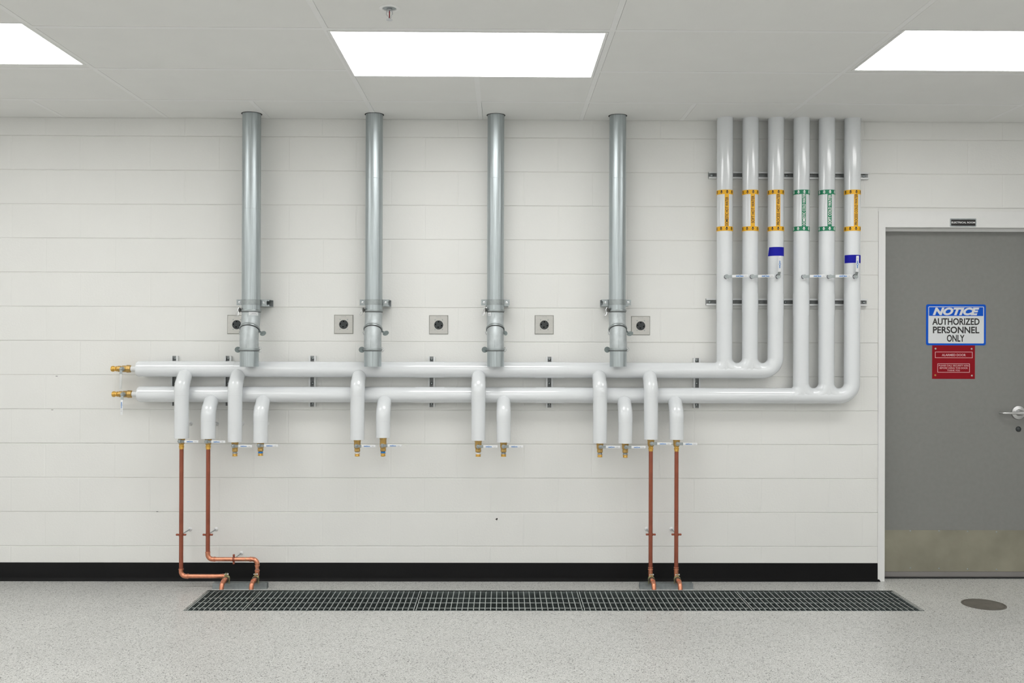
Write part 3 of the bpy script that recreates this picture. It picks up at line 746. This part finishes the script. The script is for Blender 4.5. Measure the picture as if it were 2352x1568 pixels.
# end valves at the left of both headers
for k, (H, xl, zz) in enumerate(headers):
    o = Vector((xl-.034, yH, zz)); dn = Vector((-1, 0, 0))
    V = thing('ball_valve', (xl-.10, yH, zz-.02), 'brass valve lying at the left end of the '+('upper header, plain lever hanging down' if k == 0 else 'lower header, blue-printed lever hanging down'), 'valve', 'end valves of the two headers')
    MB().lathe(o, dn, [(0, .0155), (.004, .0215), (.026, .0225), (.030, .0195), (.052, .0190), (.056, .0155), (.064, .0175), (.078, .0175), (.080, .014)], 8).build('valve_body', 'brassd', V, angle=25)
    MB().lathe(o+dn*.045, (0, -1, 0), [(0, .013), (.022, .013), (.024, .0105), (.034, .0105)], 18).build('packing_nut', 'clampm', V)
    MB().lathe(o, dn, [(.076, .0130), (.083, .0130), (.085, .0160), (.088, .0160), (.091, .0135), (.098, .0135), (.102, .0170), (.110, .0175), (.116, .0150)], 24).build('end_cap', 'brass', V)
    lever_h(V, o+dn*.045+Vector((0, -.034, 0)), Vector((0, 0, -1)), Vector((1, 0, 0)), 'handc' if k == 0 else 'hand', None if k == 0 else 'blue', .118)

# ================================================================== COPPER LINES
RC = .0118; yC = -DB
def copper(px, k, label, pts, R, fits):
    pass
floor_d = lambda y: CAM_D
def bead(mb, c, d): mb.ring(c, d, RC+.0012, .0022, 24)
CU = [(0, 417, 'far left copper pipe, turning right along the black baseboard'), (1, 478.3, 'second copper pipe from the left, with a raised sideways jog'),
      (10, 1495, 'straight copper pipe, left one of the right-hand pair'), (11, 1554, 'straight copper pipe, right one of the right-hand pair')]
dS = .19; dE = .285
for n_, (k, px, lab) in enumerate(CU):
    x = X(px, 1000, DB); zt = Z(px, BR[k][1], DB)-(Z(px, BR[k][1], DB)-Z(px, BR[k][2], DB))-.045
    C_ = thing('copper_pipe', (x, yC, .02), lab, 'pipe', 'copper drain pipes')
    if n_ == 0: zl = Z(460, 1322.8, DB); xe = X(524, 1322, DB); pre = [(x, yC, zt), (x, yC, zl), (xe, yC, zl)]; cor = [(x, yC, zl, 0)]
    elif n_ == 1:
        zh = Z(530, 1283.8, DB); xe = X(590.8, 1300, DB); zl = Z(590, 1323, DB); pre = [(x, yC, zt), (x, yC, zh), (xe, yC, zh), (xe, yC, zl)]
    else:
        zl = Z(px, 1324, DB); xe = x; pre = [(x, yC, zt), (x, yC, zl)]
    ze = .026; slope = [(xe, yC-.012, zl-.004), (xe, -dE+.012, zl-.012), (xe, -dE-.004, ze)]
    if n_ == 0: main = pre[:-1]+[(xe-.006, yC, zl)]; spout = [(xe-.02, yC, zl), (xe, yC, zl), (xe, -dE, zl-.012), (xe, -dE-.006, ze-.004)]
    elif n_ == 1: main = pre[:-1]+[(xe, yC, zl+.03)]; spout = [(xe, yC, zl+.04), (xe, yC, zl-.004), (xe, -dE, zl-.012), (xe, -dE-.006, ze-.004)]
    else: main = [(x, yC, zt), (x, yC, zl+.04)]; spout = [(x, yC, zl+.05), (x, yC, zl-.004), (x, -dE, zl-.012), (x, -dE-.006, ze-.004)]
    if n_ >= 2: MB().cyl(main[0], main[1], RC, 24).build('pipe_run', 'copperd', C_)
    else:
        MB().cyl(main[0], (x, yC, main[1][2]+.045), RC, 24).build('pipe_run', 'copperd', C_)
        MB().cyl((x+.045, yC, main[1][2]), ((xe-.04) if n_ == 1 else xe-.006, yC, main[1][2]), RC, 24).build('pipe_run', 'copper', C_)
    def elbow(a, c, b, R=.028):
        a, c, b = Vector(a), Vector(c), Vector(b)
        m = MB(); m.tube(fillet([a, c, b], R, 10), RC+.0014, 24)
        bead(m, a+(c-a).normalized()*.006, c-a); bead(m, b+(c-b).normalized()*.006, c-b)
        m.build('elbow_fitting', 'copper', C_)
    s = .045
    if n_ == 0: elbow((x, yC, zl+s), (x, yC, zl), (x+s, yC, zl))
    if n_ == 1:
        elbow((x, yC, zh+s), (x, yC, zh), (x+s, yC, zh)); elbow((xe-s, yC, zh), (xe, yC, zh), (xe, yC, zh-.042))
        MB().cyl((xe, yC, zh-.04), (xe, yC, zl+.045), RC, 24).build('pipe_run', 'copper', C_)
        m = MB(); c_ = Vector((X(564.5, 1284, DB), yC, zh)); m.ring(c_, (1, 0, 0), RC+.0002, .0012, 24); m.build('solder_joint', 'zinc_y', C_)
    sp = MB(); sp.tube(fillet(spout, [.026, .030], 9), RC+.0012, 24)
    if n_ >= 1: bead(sp, Vector(spout[0])-Vector((0, 0, .008)), (0, 0, 1))
    if n_ >= 2: sp.ring(Vector(spout[0])+Vector((0, 0, .004)), (0, 0, 1), RC+.0012, .0014, 24)
    if n_ == 0: bead(sp, Vector((xe-.03, yC, zl)), (1, 0, 0)); sp.cyl((xe-.045, yC, zl), (xe-.018, yC, zl), RC+.0012, 24)
    bead(sp, Vector((xe, -dE+.035, zl-.008)), (0, -1, -.1))
    sp.build('spout_elbow', 'copper', C_)
    # cushioned clamp where it crosses the floor channel
    yk = -.196; zk = zl-.007
    K = thing('pipe_clamp', (xe, yk, .034), 'yellow zinc clamp on the floor channel holding the '+('far left copper spout', 'second copper spout from the left', 'third copper spout from the left', 'far right copper spout')[n_], 'clamp', 'clamps on the floor channels')
    MB().lathe((xe, yk+.016, zk+.0015), (0, -1, -.08), [(0, RC+.0015), (0, RC+.0055), (.030, RC+.0055), (.030, RC+.0015)], 24).build('cushion', 'gasket', K)
    m = MB()
    for yy in (yk-.010,):
        m.lathe((xe, yk+.010, zk+.001), (0, -1, -.08), [(0, RC+.0055), (0, RC+.0075), (.020, RC+.0075), (.020, RC+.0055)], 24)
    for sg in (-1, 1):
        m.box((xe+sg*.0045-.001, yk-.010, zk+RC+.004), (xe+sg*.0045+.001, yk+.010, zk+RC+.022))
        m.box((xe+sg*(RC+.005)-.001, yk-.010, .031), (xe+sg*(RC+.005)+.001, yk+.010, zk))
    m.build('clamp_band', 'zinc_y', K)
    m = MB(); m.cyl((xe-.012, yk, zk+RC+.015), (xe+.013, yk, zk+RC+.015), .0028, 12); m.lathe((xe+.008, yk, zk+RC+.015), (1, 0, 0), [(0, .006), (.005, .006), (.0055, .004)], 12)
    m.build('clamp_bolt', 'chrome', K)
# floor channels
for k, (xa, xb, ya, yb) in enumerate(((487, 612, 1338.5, 1354), (1470.5, 1592.5, 1337.5, 1354.5))):
    x0, x1 = PZ(xa, yb-.5, 0).x, PZ(xb, yb-.5, 0).x; y1 = PZ(1176, 1353.2, 0).y; y0 = y1+.041; hh = .0345; t = .0022
    prof = [(y1, 0), (y1, hh), (y1+.0095, hh), (y1+.0095, hh-.008), (y1+.0073, hh-.008), (y1+.0073, hh-t), (y1+t, hh-t), (y1+t, t),
            (y0-t, t), (y0-t, hh-t), (y0-.0073, hh-t), (y0-.0073, hh-.008), (y0-.0095, hh-.008), (y0-.0095, hh), (y0, hh), (y0, 0)]
    m = MB(); m.prism([(x0, u, v) for u, v in prof], (1, 0, 0), x1-x0)
    tag(m.build('floor_channel', 'galvd', smooth=False), 'galvanised steel channel lying on the floor under the '+('left' if k == 0 else 'right')+' pair of copper pipes', 'channel', 'floor channels')

# pipe hangers
def hanger(px, py, d, label, vertical=False, clamp=True):
    c = P(px, py, d); 
    Hh = thing('pipe_hanger', (c.x, 0, c.z), label, 'pipe hanger', 'rod hangers fixed to the wall')
    if clamp:
        a = Vector((0, 0, 1)) if not vertical else Vector((1, 0, 0)); s_ = Vector((1, 0, 0)) if not vertical else Vector((0, 0, 1))
        m = MB(); m.lathe(c-a*.006, a, [(0, RC), (0, RC+.0028), (.012, RC+.0028), (.012, RC)], 24)
        for sg in (-1, 1):
            e0 = c+s_*(sg*(RC+.001)); e1 = c+s_*(sg*(RC+.016))
            m.tube([e0, e0.lerp(e1, .5), e1], [.0045, .0062, .0058], 12)
            m.lathe(e1+s_*sg*-.004+Vector((0, .006, 0)), (0, -1, 0), [(0, .0052), (.012, .0052), (.013, .003)], 12)
        m.build('split_ring', 'copperd', Hh)
    MB().cyl((c.x, -.006, c.z), (c.x, -d+(RC if clamp else RBr-.001), c.z), .0032, 12).build('rod', 'galvd' if clamp else 'strutw', Hh)
    MB().lathe((c.x, .004, c.z), (0, -1, 0), [(0, .0135), (.0055, .0125), (.009, .008), (.015, .006)], 20).build('flange', 'strutw', Hh)
hanger(416, 1227.5, DB, 'copper split-ring hanger on the far left copper pipe')
hanger(477.3, 1227.5, DB, 'copper split-ring hanger on the upright part of the second copper pipe')
hanger(537, 1283.8, DB, 'upright copper hanger on the sideways jog of the second copper pipe', True)
hanger(1494.7, 1227, DB, 'copper split-ring hanger on the left pipe of the right-hand copper pair')
hanger(1553.7, 1227, DB, 'copper split-ring hanger on the right pipe of the right-hand copper pair')
for k in range(4):
    hanger(BR[k][0], 978, DB, 'small white wall flange and rod behind the '+('leftmost', 'second', 'third', 'fourth')[k]+' insulated branch from the left', clamp=False)

# ================================================================== STRUT CHANNELS ON THE WALL
def strut(x0, x1, z0, z1, dep, label, vert, mat_out='strutw', group='wall channels', mslot='strutin'):
    c = Vector(((x0+x1)/2, 0, min(z0, z1)))
    S_ = thing('wall_channel', c, label, 'channel', group)
    m = MB(); t = .0028; lip = .0095
    if vert: prof = [(x0, .003), (x0, -dep), (x0+lip, -dep), (x0+lip, -dep+t), (x0+t, -dep+t), (x0+t, .003)]; run = lambda p: [(u, v, z0) for u, v in p]; dv_ = ((0, 0, 1), z1-z0); mir = lambda u: x0+x1-u
    else: prof = [(z0, .003), (z0, -dep), (z0+lip, -dep), (z0+lip, -dep+t), (z0+t, -dep+t), (z0+t, .003)]; run = lambda p: [(x0, v, u) for u, v in p]; dv_ = ((1, 0, 0), x1-x0); mir = lambda u: z0+z1-u
    m.prism(run(prof), *dv_); m.prism(run([(mir(u), v) for u, v in prof]), *dv_)
    m.build('channel_body', mat_out, S_, smooth=False)
    b = MB(); b.box((x0+(t if vert else 0), .003, z0+(0 if vert else t)), (x1-(t if vert else 0), -.0035, z1-(0 if vert else t))); b.build('slot_back', mslot, S_, smooth=False)
    return S_
wz = .0206
places = ['left end of the horizontal pipes', 'left of the leftmost duct', 'left of the second duct', 'between the second and third ducts', 'between the third and fourth ducts', 'right of the copper pipes']
for k, (xc, ya, yb) in enumerate(((400, 817, 932), (522.5, 817, 932), (717, 817, 934), (991, 818.5, 935), (1262, 819, 936), (1601, 822, 937))):
    x = X(xc, 870, .024); zt, zb = Z(xc, ya, .02), Z(xc, yb, .02)
    S_ = strut(x-wz, x+wz, zb, zt, .024, 'white upright slotted channel on the wall behind the headers, '+places[k], True, group='upright wall channels')
    for yy in (ya+6, 880, yb-8):
        q = P(xc, yy, .0035); MB().lathe((x, q.y, q.z), (0, -1, 0), [(0, .0085), (.005, .0080), (.008, .004)], 12).build('anchor_bolt', 'clampm', S_)
for k, (ya, xa, xb) in enumerate(((402.5, 1628, 1996), (693.5, 1622, 1993))):
    zc_ = Z(1810, ya, .024)
    S_ = strut(X(xa, ya, .02), X(xb, ya, .02), zc_-wz, zc_+wz, .024, ('upper' if k == 0 else 'lower')+' of the two long white slotted channels behind the upright pipes', False, group='long wall channels')
    for xx in ((1635 if k == 0 else 1630), 1807 if k == 0 else 1804, 1984):
        MB().lathe((X(xx, ya, .0035), -.0035, zc_), (0, -1, 0), [(0, .009), (.005, .0085), (.008, .004)], 14).build('anchor_bolt', 'clampm', S_)

# ================================================================== GALVANISED DUCTS
DT = [(577.5, 572.7, .0535, 'leftmost'), (859.2, 856.2, .0500, 'second from the left'), (1138.5, 1138.2, .0490, 'third from the left'), (1418.3, 1419.8, .0490, 'rightmost')]
d1, d2 = .115, .1745
for k, (xt, xb, r, nm) in enumerate(DT):
    x = X(xt, 480, d1); x2 = X(xb, 825, d2)
    zt = ZC+.02; zA = Z(xt, 713.5, d1); zE = Z(xb, 841.5, d2+r*0); zLc = Z(xb, 802.5, d2)
    D = thing('duct_pipe', (x, -d1, zE), nm+' of the four round galvanised metal ducts, open at the bottom', 'duct', 'galvanised round ducts')
    def shell(mb, pts, rr, cap=False):
        mb.tube(pts, rr, 48, cap=False); mb.tube(list(reversed(pts)), rr-.0012, 48, cap=False)
    m = MB(); m.lathe((x, -d1, zA), (0, 0, 1), [(0, r), (zt-zA, r)], 56, cap=False); m.lathe((x, -d1, zA), (0, 0, 1), [(0, r-.001), (zt-zA, r-.001)], 56, cap=False)
    zs = Z(xt, 411 if k else 480, d1); m.ring((x, -d1, zs), (0, 0, 1), r, .0007, 56, 1.6)
    m.build('upper_pipe', 'galv', D)
    # S-bend: two 40 degree gored elbows
    th = math.radians(38); off = d2-d1; zmid = Z(xt, 757, d1+off/2)
    R = (zA-.016-zmid)/math.sin(th); side = x2-x
    up = []; n = 12
    for i in range(n+1):
        a = th*i/n; up.append(Vector((x, -d1-R*(1-math.cos(a)), zA-.012-R*math.sin(a))))
    e0 = up[-1]; want = off; got = 2*R*(1-math.cos(th)); scale = want/got
    for p in up: p.y = -d1+(p.y+d1)*scale
    e0 = up[-1]; lo_ = []
    zL0 = zLc+.0; Hh_ = e0.z-zL0
    for i in range(n+1):
        a = th*(1-i/n); f = i/n
        lo_.append(Vector((x+side*f, -d2+(R*(1-math.cos(a)))*scale, e0.z-(math.sin(th)-math.sin(a))/math.sin(th)*Hh_)))
    m = MB(); m.tube([Vector((x, -d1, zA))]+up, r*1.0, 48, cap=False); m.build('upper_elbow', 'galve', D)
    m = MB(); m.tube(lo_, r*1.0, 48, cap=False); m.build('lower_elbow', 'galve', D)
    m = MB(); shell(m, [Vector((x2, -d2, zLc)), Vector((x2, -d2, zE))], r); m.build('outlet_pipe', 'galv', D)
    sm_ = MB(); 
    for pts in (up[1:-1], lo_[1:-1]):
        q = [p+Vector((-.004, -r*.998, 0)) for p in pts]; 
        sm_.tube(q, .0011, 8)
    sm_.build('weld_seam', 'galvd', D)
    # clamps
    dv = (up[-1]-up[-2]).normalized(); dvz = Vector((0, -math.sin(math.radians(33)), -math.cos(math.radians(33))))
    defs = [('top', Vector((x, -d1, zA)), Vector((0, 0, 1))), ('mid', Vector((x+side*.1, e0.y, e0.z)), dvz), ('low', Vector((x2, -d2, zLc)), Vector((0, 0, 1)))]
    for nme, c, d in defs:
        CR = MB(); CR.lathe(c-d*.0068, d, [(0, r+.001), (.001, r+.0045), (.0068, r+.0062), (.0126, r+.0045), (.0136, r+.001)], 56, cap=False)
        co = CR.build('clamp_ring', 'clampm', D)
        GS = MB(); GS.ring(c-d*(.0078 if nme != 'mid' else -.0085), d, r+.0006, .0016, 48); GS.build('gasket', 'gasket', D)
        u = Vector((1, 0, 0))
        if nme == 'top':   # latch hanging at the left
            m = MB(); a0 = c+Vector((-(r+.010), -.012, .004)); w = .0016
            loop = [a0+Vector((.010, 0, .014)), a0+Vector((-.006, 0, .012)), a0+Vector((-.012, -.004, -.012)), a0+Vector((-.020, -.004, -.022)), a0+Vector((-.018, -.004, -.032)), a0+Vector((-.008, -.004, -.030)), a0+Vector((-.002, -.002, -.012)), a0+Vector((.006, 0, -.008))]
            m.tube(loop, .0013, 8); m.build('wire_latch', 'chrome', D)
            m = MB(); m.box(a0+Vector((-.001, -.006, -.014)), a0+Vector((.003, .006, .014))); m.box(a0+Vector((-.001, -.02, -.009)), a0+Vector((.010, .0, .009))); m.build('latch_hinge', 'gasket', D)
        elif nme == 'mid':  # paddle lever at the lower right
            m = MB(); ctr = P((604, 886, 1161, 1447)[k], (765.5, 765, 765, 766)[k], d2+.0)
            rr = .0185; ax = Vector((.82, 0, .34 if k < 2 else .2)).normalized(); ay = Vector((-ax.z, 0, ax.x))
            ell = [ctr+ax*(rr*(1.02 if k != 2 else .6)*math.cos(t_))+ay*(rr*.72*math.sin(t_))+Vector((0, -.002*math.cos(t_), 0)) for t_ in [2*PI*q/28 for q in range(28)]]
            m.prism(ell, (0, 1, 0), .002); st = c+Vector((r+.002, 0, -.012))
            m.tube([st, (st+ctr)/2+Vector((0, 0, -.002)), ctr-ax*.006], [.005, .006, .006], 10)
            m.build('latch_paddle', 'paddle', D)
            m = MB(); a0 = c+Vector((-(r+.004), -.004, -.010)); m.tube([a0, a0+Vector((-.004, 0, -.008)), a0+Vector((-.001, 0, -.020)), a0+Vector((.006, 0, -.026))], .0018, 8); m.build('wire_latch', 'chrome', D)
        else:
            m = MB(); ctr = c+Vector((-(r+.014), .004, -.001)); rr = .0175
            ell = [ctr+Vector((rr*math.cos(t_), .003*math.cos(t_), rr*.98*math.sin(t_))) for t_ in [2*PI*q/28 for q in range(28)]]
            m.prism(ell, (0, 1, 0), .002); m.tube([c+Vector((-r, 0, 0)), ctr+Vector((.004, -.003, 0))], .005, 10); m.build('latch_paddle', 'paddle', D)
            m = MB()
            if k == 0:
                a0 = c+Vector((r+.002, 0, 0)); m.tube([a0+Vector((-.004, 0, .012)), a0+Vector((.012, -.002, .015)), a0+Vector((.013, -.002, .003)), a0+Vector((.008, -.002, .003)), a0+Vector((.008, -.002, -.004)), a0+Vector((.013, -.002, -.006)), a0+Vector((.012, -.002, -.016)), a0+Vector((-.004, 0, -.012))], .0014, 8)
            else: m.ring(c+Vector((r, 0, 0)), (0, 1, 0), .013, .0014, 24)
            m.build('wire_latch', 'chrome', D)
    # dark gap ring where the duct passes the ceiling board
    MB().lathe((x, -d1, ZC-.001), (0, 0, 1), [(0, r), (0, r+.006), (.001, r+.006), (.001, r)], 48, cap=False).build('ceiling_gap', 'dark', D)
    # paper stickers on the first and third ducts
    if k in (0, 2):
        bx = (571, 716, 594, 724) if k == 0 else (1119, 717, 1129, 725)
        cc, ww, hh = wh(*bx, d1+r); st = MB(); nn = 8; a_ = (cc.x-x)/r; hw = ww/2/r; rs = r+.0006; vs = []; fs = []
        a_ = max(-1.0, min(1.0, math.asin(max(-1, min(1, a_)))))
        for q in range(nn+1):
            an = a_-hw+2*hw*q/nn
            for z_ in (cc.z-hh/2, cc.z+hh/2): vs.append((x+rs*math.sin(an), -d1-.0025-rs*math.cos(an), z_))
        for q in range(nn): fs.append((2*q, 2*q+2, 2*q+3, 2*q+1))
        st.add(vs, fs).build('paper_sticker', 'signw', D)
        st = MB()
        for dz, hwid in ((-.0045, .7), (.0012, .45)):
            vs = []; fs = []
            for q in range(nn+1):
                an = a_+hw*hwid*(-1+2*q/nn)
                for z_ in (cc.z+dz-.0008, cc.z+dz+.0008): vs.append((x+(rs+.0004)*math.sin(an), -d1-.0025-(rs+.0004)*math.cos(an), z_))
            for q in range(nn): fs.append((2*q, 2*q+2, 2*q+3, 2*q+1))
            st.add(vs, fs)
        st.build('sticker_print', 'grey', D)
    # strap bracket
    zs1, zs0 = Z(xt, 687.3, d1+.03), Z(xt, 700.2, d1+.03); zm = (zs1+zs0)/2
    S_ = thing('duct_strap', (x, 0, zs0), 'galvanised strap with two bolted ears holding the '+nm+' duct', 'strap', 'duct straps')
    m = MB(); a0, a1 = -PI*.5-.25, PI*.5+.25; nn = 40; vs = []; fs = []
    for q in range(nn+1):
        an = a0+(a1-a0)*q/nn
        for r_ in (r+.0016, r):
            for z_ in (zs0, zs1): vs.append((x+r_*math.sin(an), -d1-r_*math.cos(an), z_))
    for q in range(nn):
        b = q*4; fs += [(b, b+4, b+5, b+1), (b+2, b+3, b+7, b+6), (b, b+2, b+6, b+4), (b+1, b+5, b+7, b+3)]
    m.add(vs, fs)
    ye = -d1+.012
    for sg in (-1, 1): m.box((x+sg*(r+.0005), ye, zs0-.0005), (x+sg*(r+.034), ye+.002, zs1+.0005)); m.box((x+sg*r, ye, zs0), (x+sg*(r+.002), ye+.02, zs1))
    m.build('strap_band', 'galvd' if False else 'clampm', S_, smooth=True)
    for sg in (-1, 1):
        MB().lathe((x+sg*(r+.017), ye, zm), (0, -1, 0), [(0, .0078), (.001, .0078), (.001, .006), (.005, .006), (.006, .004)], 6).build('bolt', 'chrome', S_)
    sx0 = {0: x-.02, 1: x-.04, 2: x-.06, 3: x-r-.040}[k]; sx1 = {0: X(622.5, 694, .06), 1: X(896, 693, .06), 2: X(1167.5, 694, .06), 3: x+r+.018}[k]
    dd = d1-.0135; zc0, zc1 = zs0-.006, zs1+.001; t = .0025
    pf = [(0, zc0), (-dd, zc0), (-dd, zc0+.009), (-dd+t, zc0+.009), (-dd+t, zc0+t), (-.003, zc0+t), (-.003, zc1-t), (-dd+t, zc1-t), (-dd+t, zc1-.009), (-dd, zc1-.009), (-dd, zc1), (0, zc1)]
    m = MB(); m.prism([(sx0, u, v) for u, v in pf], (1, 0, 0), sx1-sx0)
    tag(m.build('channel_stub', 'galvd', smooth=False), 'short galvanised channel stub fixed to the wall behind the '+nm+' duct', 'channel', 'channel stubs behind the ducts')

# ================================================================== OUTLETS
for k, (ox, oy) in enumerate(((544, 745), (789.4, 744.6), (1007.5, 745.6), (1250, 745.6), (1471.3, 747.6))):
    c = P(ox, oy, .003); w_ = .114
    O = thing('power_outlet', (c.x, 0, c.z-w_/2), 'square stainless outlet plate with round black socket, '+('partly hidden behind the leftmost duct', 'left of the second duct', 'between the second and third ducts', 'between the third and fourth ducts', 'just right of the rightmost duct')[k], 'outlet', 'stainless power outlets')
    a, b = w_/2, w_/2-.0045
    m = MB(); vs = [(c.x-a, .004, c.z-a), (c.x+a, .004, c.z-a), (c.x+a, .004, c.z+a), (c.x-a, .004, c.z+a), (c.x-a, -.002, c.z-a), (c.x+a, -.002, c.z-a), (c.x+a, -.002, c.z+a), (c.x-a, -.002, c.z+a),
                    (c.x-b, -.0065, c.z-b), (c.x+b, -.0065, c.z-b), (c.x+b, -.0065, c.z+b), (c.x-b, -.0065, c.z+b)]
    m.add(vs, [(0,1,5,4),(1,2,6,5),(2,3,7,6),(3,0,4,7),(4,5,9,8),(5,6,10,9),(6,7,11,10),(7,4,8,11),(8,9,10,11)]); m.build('cover_plate', 'stain', O, smooth=False)
    cz = Vector((c.x+.0005, -.0065, c.z-.001))
    ro = MB().lathe(cz, (0, -1, 0), [(0, .0268), (.0025, .0268), (.0038, .0255)], 40).build('socket', 'recep', O)
    sl_ = MB()
    for (dx, dz, sw, sh) in ((0, .0185, .003, .0032), (-.0185, .003, .0028, .004), (.0175, -.004, .0026, .004), (-.003, -.0135, .0048, .0026)):
        p = cz+Vector((dx, -.0038, dz)); sl_.box(p-Vector((sw, 0, sh)), p+Vector((sw, -.0004, sh)))
    sl_.build('socket_slots', 'slot', ro, smooth=False)
    for dx, dz in ((-.0215, .030), (.0225, .030), (-.0215, -.0275), (.0225, -.0275)):
        MB().lathe(cz+Vector((dx, 0, dz)), (0, -1, 0), [(0, .0036), (.0009, .003), (.0012, .0008)], 12).build('screw', 'clampm', O)
    em = MB()
    for q in range(7):
        if q == 4: continue
        em.box((c.x-.014+q*.0042, -.0065, c.z+.0455), (c.x-.0115+q*.0042, -.0068, c.z+.0482))
    em.build('engraved_tag', 'grey', O, smooth=False)

# ================================================================== GRATING
splits = [PZ(557, 1401).x, PZ(952, 1402).x, PZ(1341, 1402).x, PZ(1733.5, 1404).x]
xsG = [GX0+.004]+splits+[GX1-.004]
gl = ['short end piece at the left', 'second from the left, under the left ducts', 'middle section', 'fourth section, in front of the right copper pipes', 'rightmost section, in front of the door frame']
ya, yb = GY0-.006, GY1+.006
for k in range(5):
    x0, x1 = xsG[k]+.0062, xsG[k+1]-.0062
    G = thing('drain_grating', ((x0+x1)/2, (ya+yb)/2, -.03), 'galvanised bar grating over the floor trench, '+gl[k], 'grating', 'floor trench gratings')
    nb = max(2, round((x1-x0)/.0302)); m = MB()
    for q in range(nb+1):
        xx = x0+(x1-x0)*q/nb; m.box((xx-.0020, ya, -.001), (xx+.0020, yb, -.027))
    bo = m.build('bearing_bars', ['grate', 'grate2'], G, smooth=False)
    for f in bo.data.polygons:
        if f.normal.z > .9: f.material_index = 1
    c_ = MB()
    for q in range(3):
        yy = PZ(1176, (1371.8, 1382.5, 1394.4)[q], -.004).y
        c_.cyl((x0, yy, -.0092), (x1, yy, -.0092), .0034, 6)
    c_.build('cross_rods', 'rod', G, smooth=False)
    # back and front support ledge
# floor cleanout
c = PZ(2259.5, 1388)
CO = thing('floor_cleanout', (c.x, c.y, 0), 'round bronze cleanout cover set in the speckled floor in front of the door', 'floor drain cover')
MB().lathe((c.x, c.y, .0), (0, 0, 1), [(0, .113), (.0022, .113), (.0028, .111), (.0028, .105), (.0006, .105)], 56).build('rim', 'brown', CO)
MB().lathe((c.x, c.y, .0), (0, 0, 1), [(.0006, .1025), (.0026, .1025), (.003, .101), (.003, .001)], 56).build('cover_plate', 'brown', CO)
# sprinkler head
c = PZ(894.5, 18.5, ZC)
SP = thing('sprinkler_head', (c.x, c.y, ZC-.05), 'small recessed sprinkler head hanging from the ceiling above the central light', 'sprinkler')
MB().lathe((c.x, c.y, ZC), (0, 0, -1), [(0, .041), (.002, .041), (.004, .036), (.004, .029), (.0005, .027)], 40, cap=False).build('escutcheon', 'tbar', SP)
MB().lathe((c.x, c.y, ZC-.0006), (0, 0, -1), [(0, .0285), (.0006, .0285)], 40).build('recess_cup', 'galvd', SP)
m = MB().lathe((c.x, c.y, ZC), (0, 0, -1), [(0, .011), (.012, .011), (.014, .008)], 16)
for sg in (-1, 1): m.tube([(c.x+sg*.010, c.y, ZC-.010), (c.x+sg*.012, c.y, ZC-.024), (c.x+sg*.004, c.y, ZC-.040), (c.x, c.y, ZC-.043)], .0022, 8)
m.lathe((c.x, c.y, ZC-.043), (0, 0, -1), [(0, .004), (.003, .004), (.004, .013), (.005, .013)], 20); m.build('sprinkler_frame', 'chrome', SP)
MB().cyl((c.x, c.y, ZC-.012), (c.x, c.y, ZC-.040), .0022, 10).build('glass_bulb', 'signr', SP)
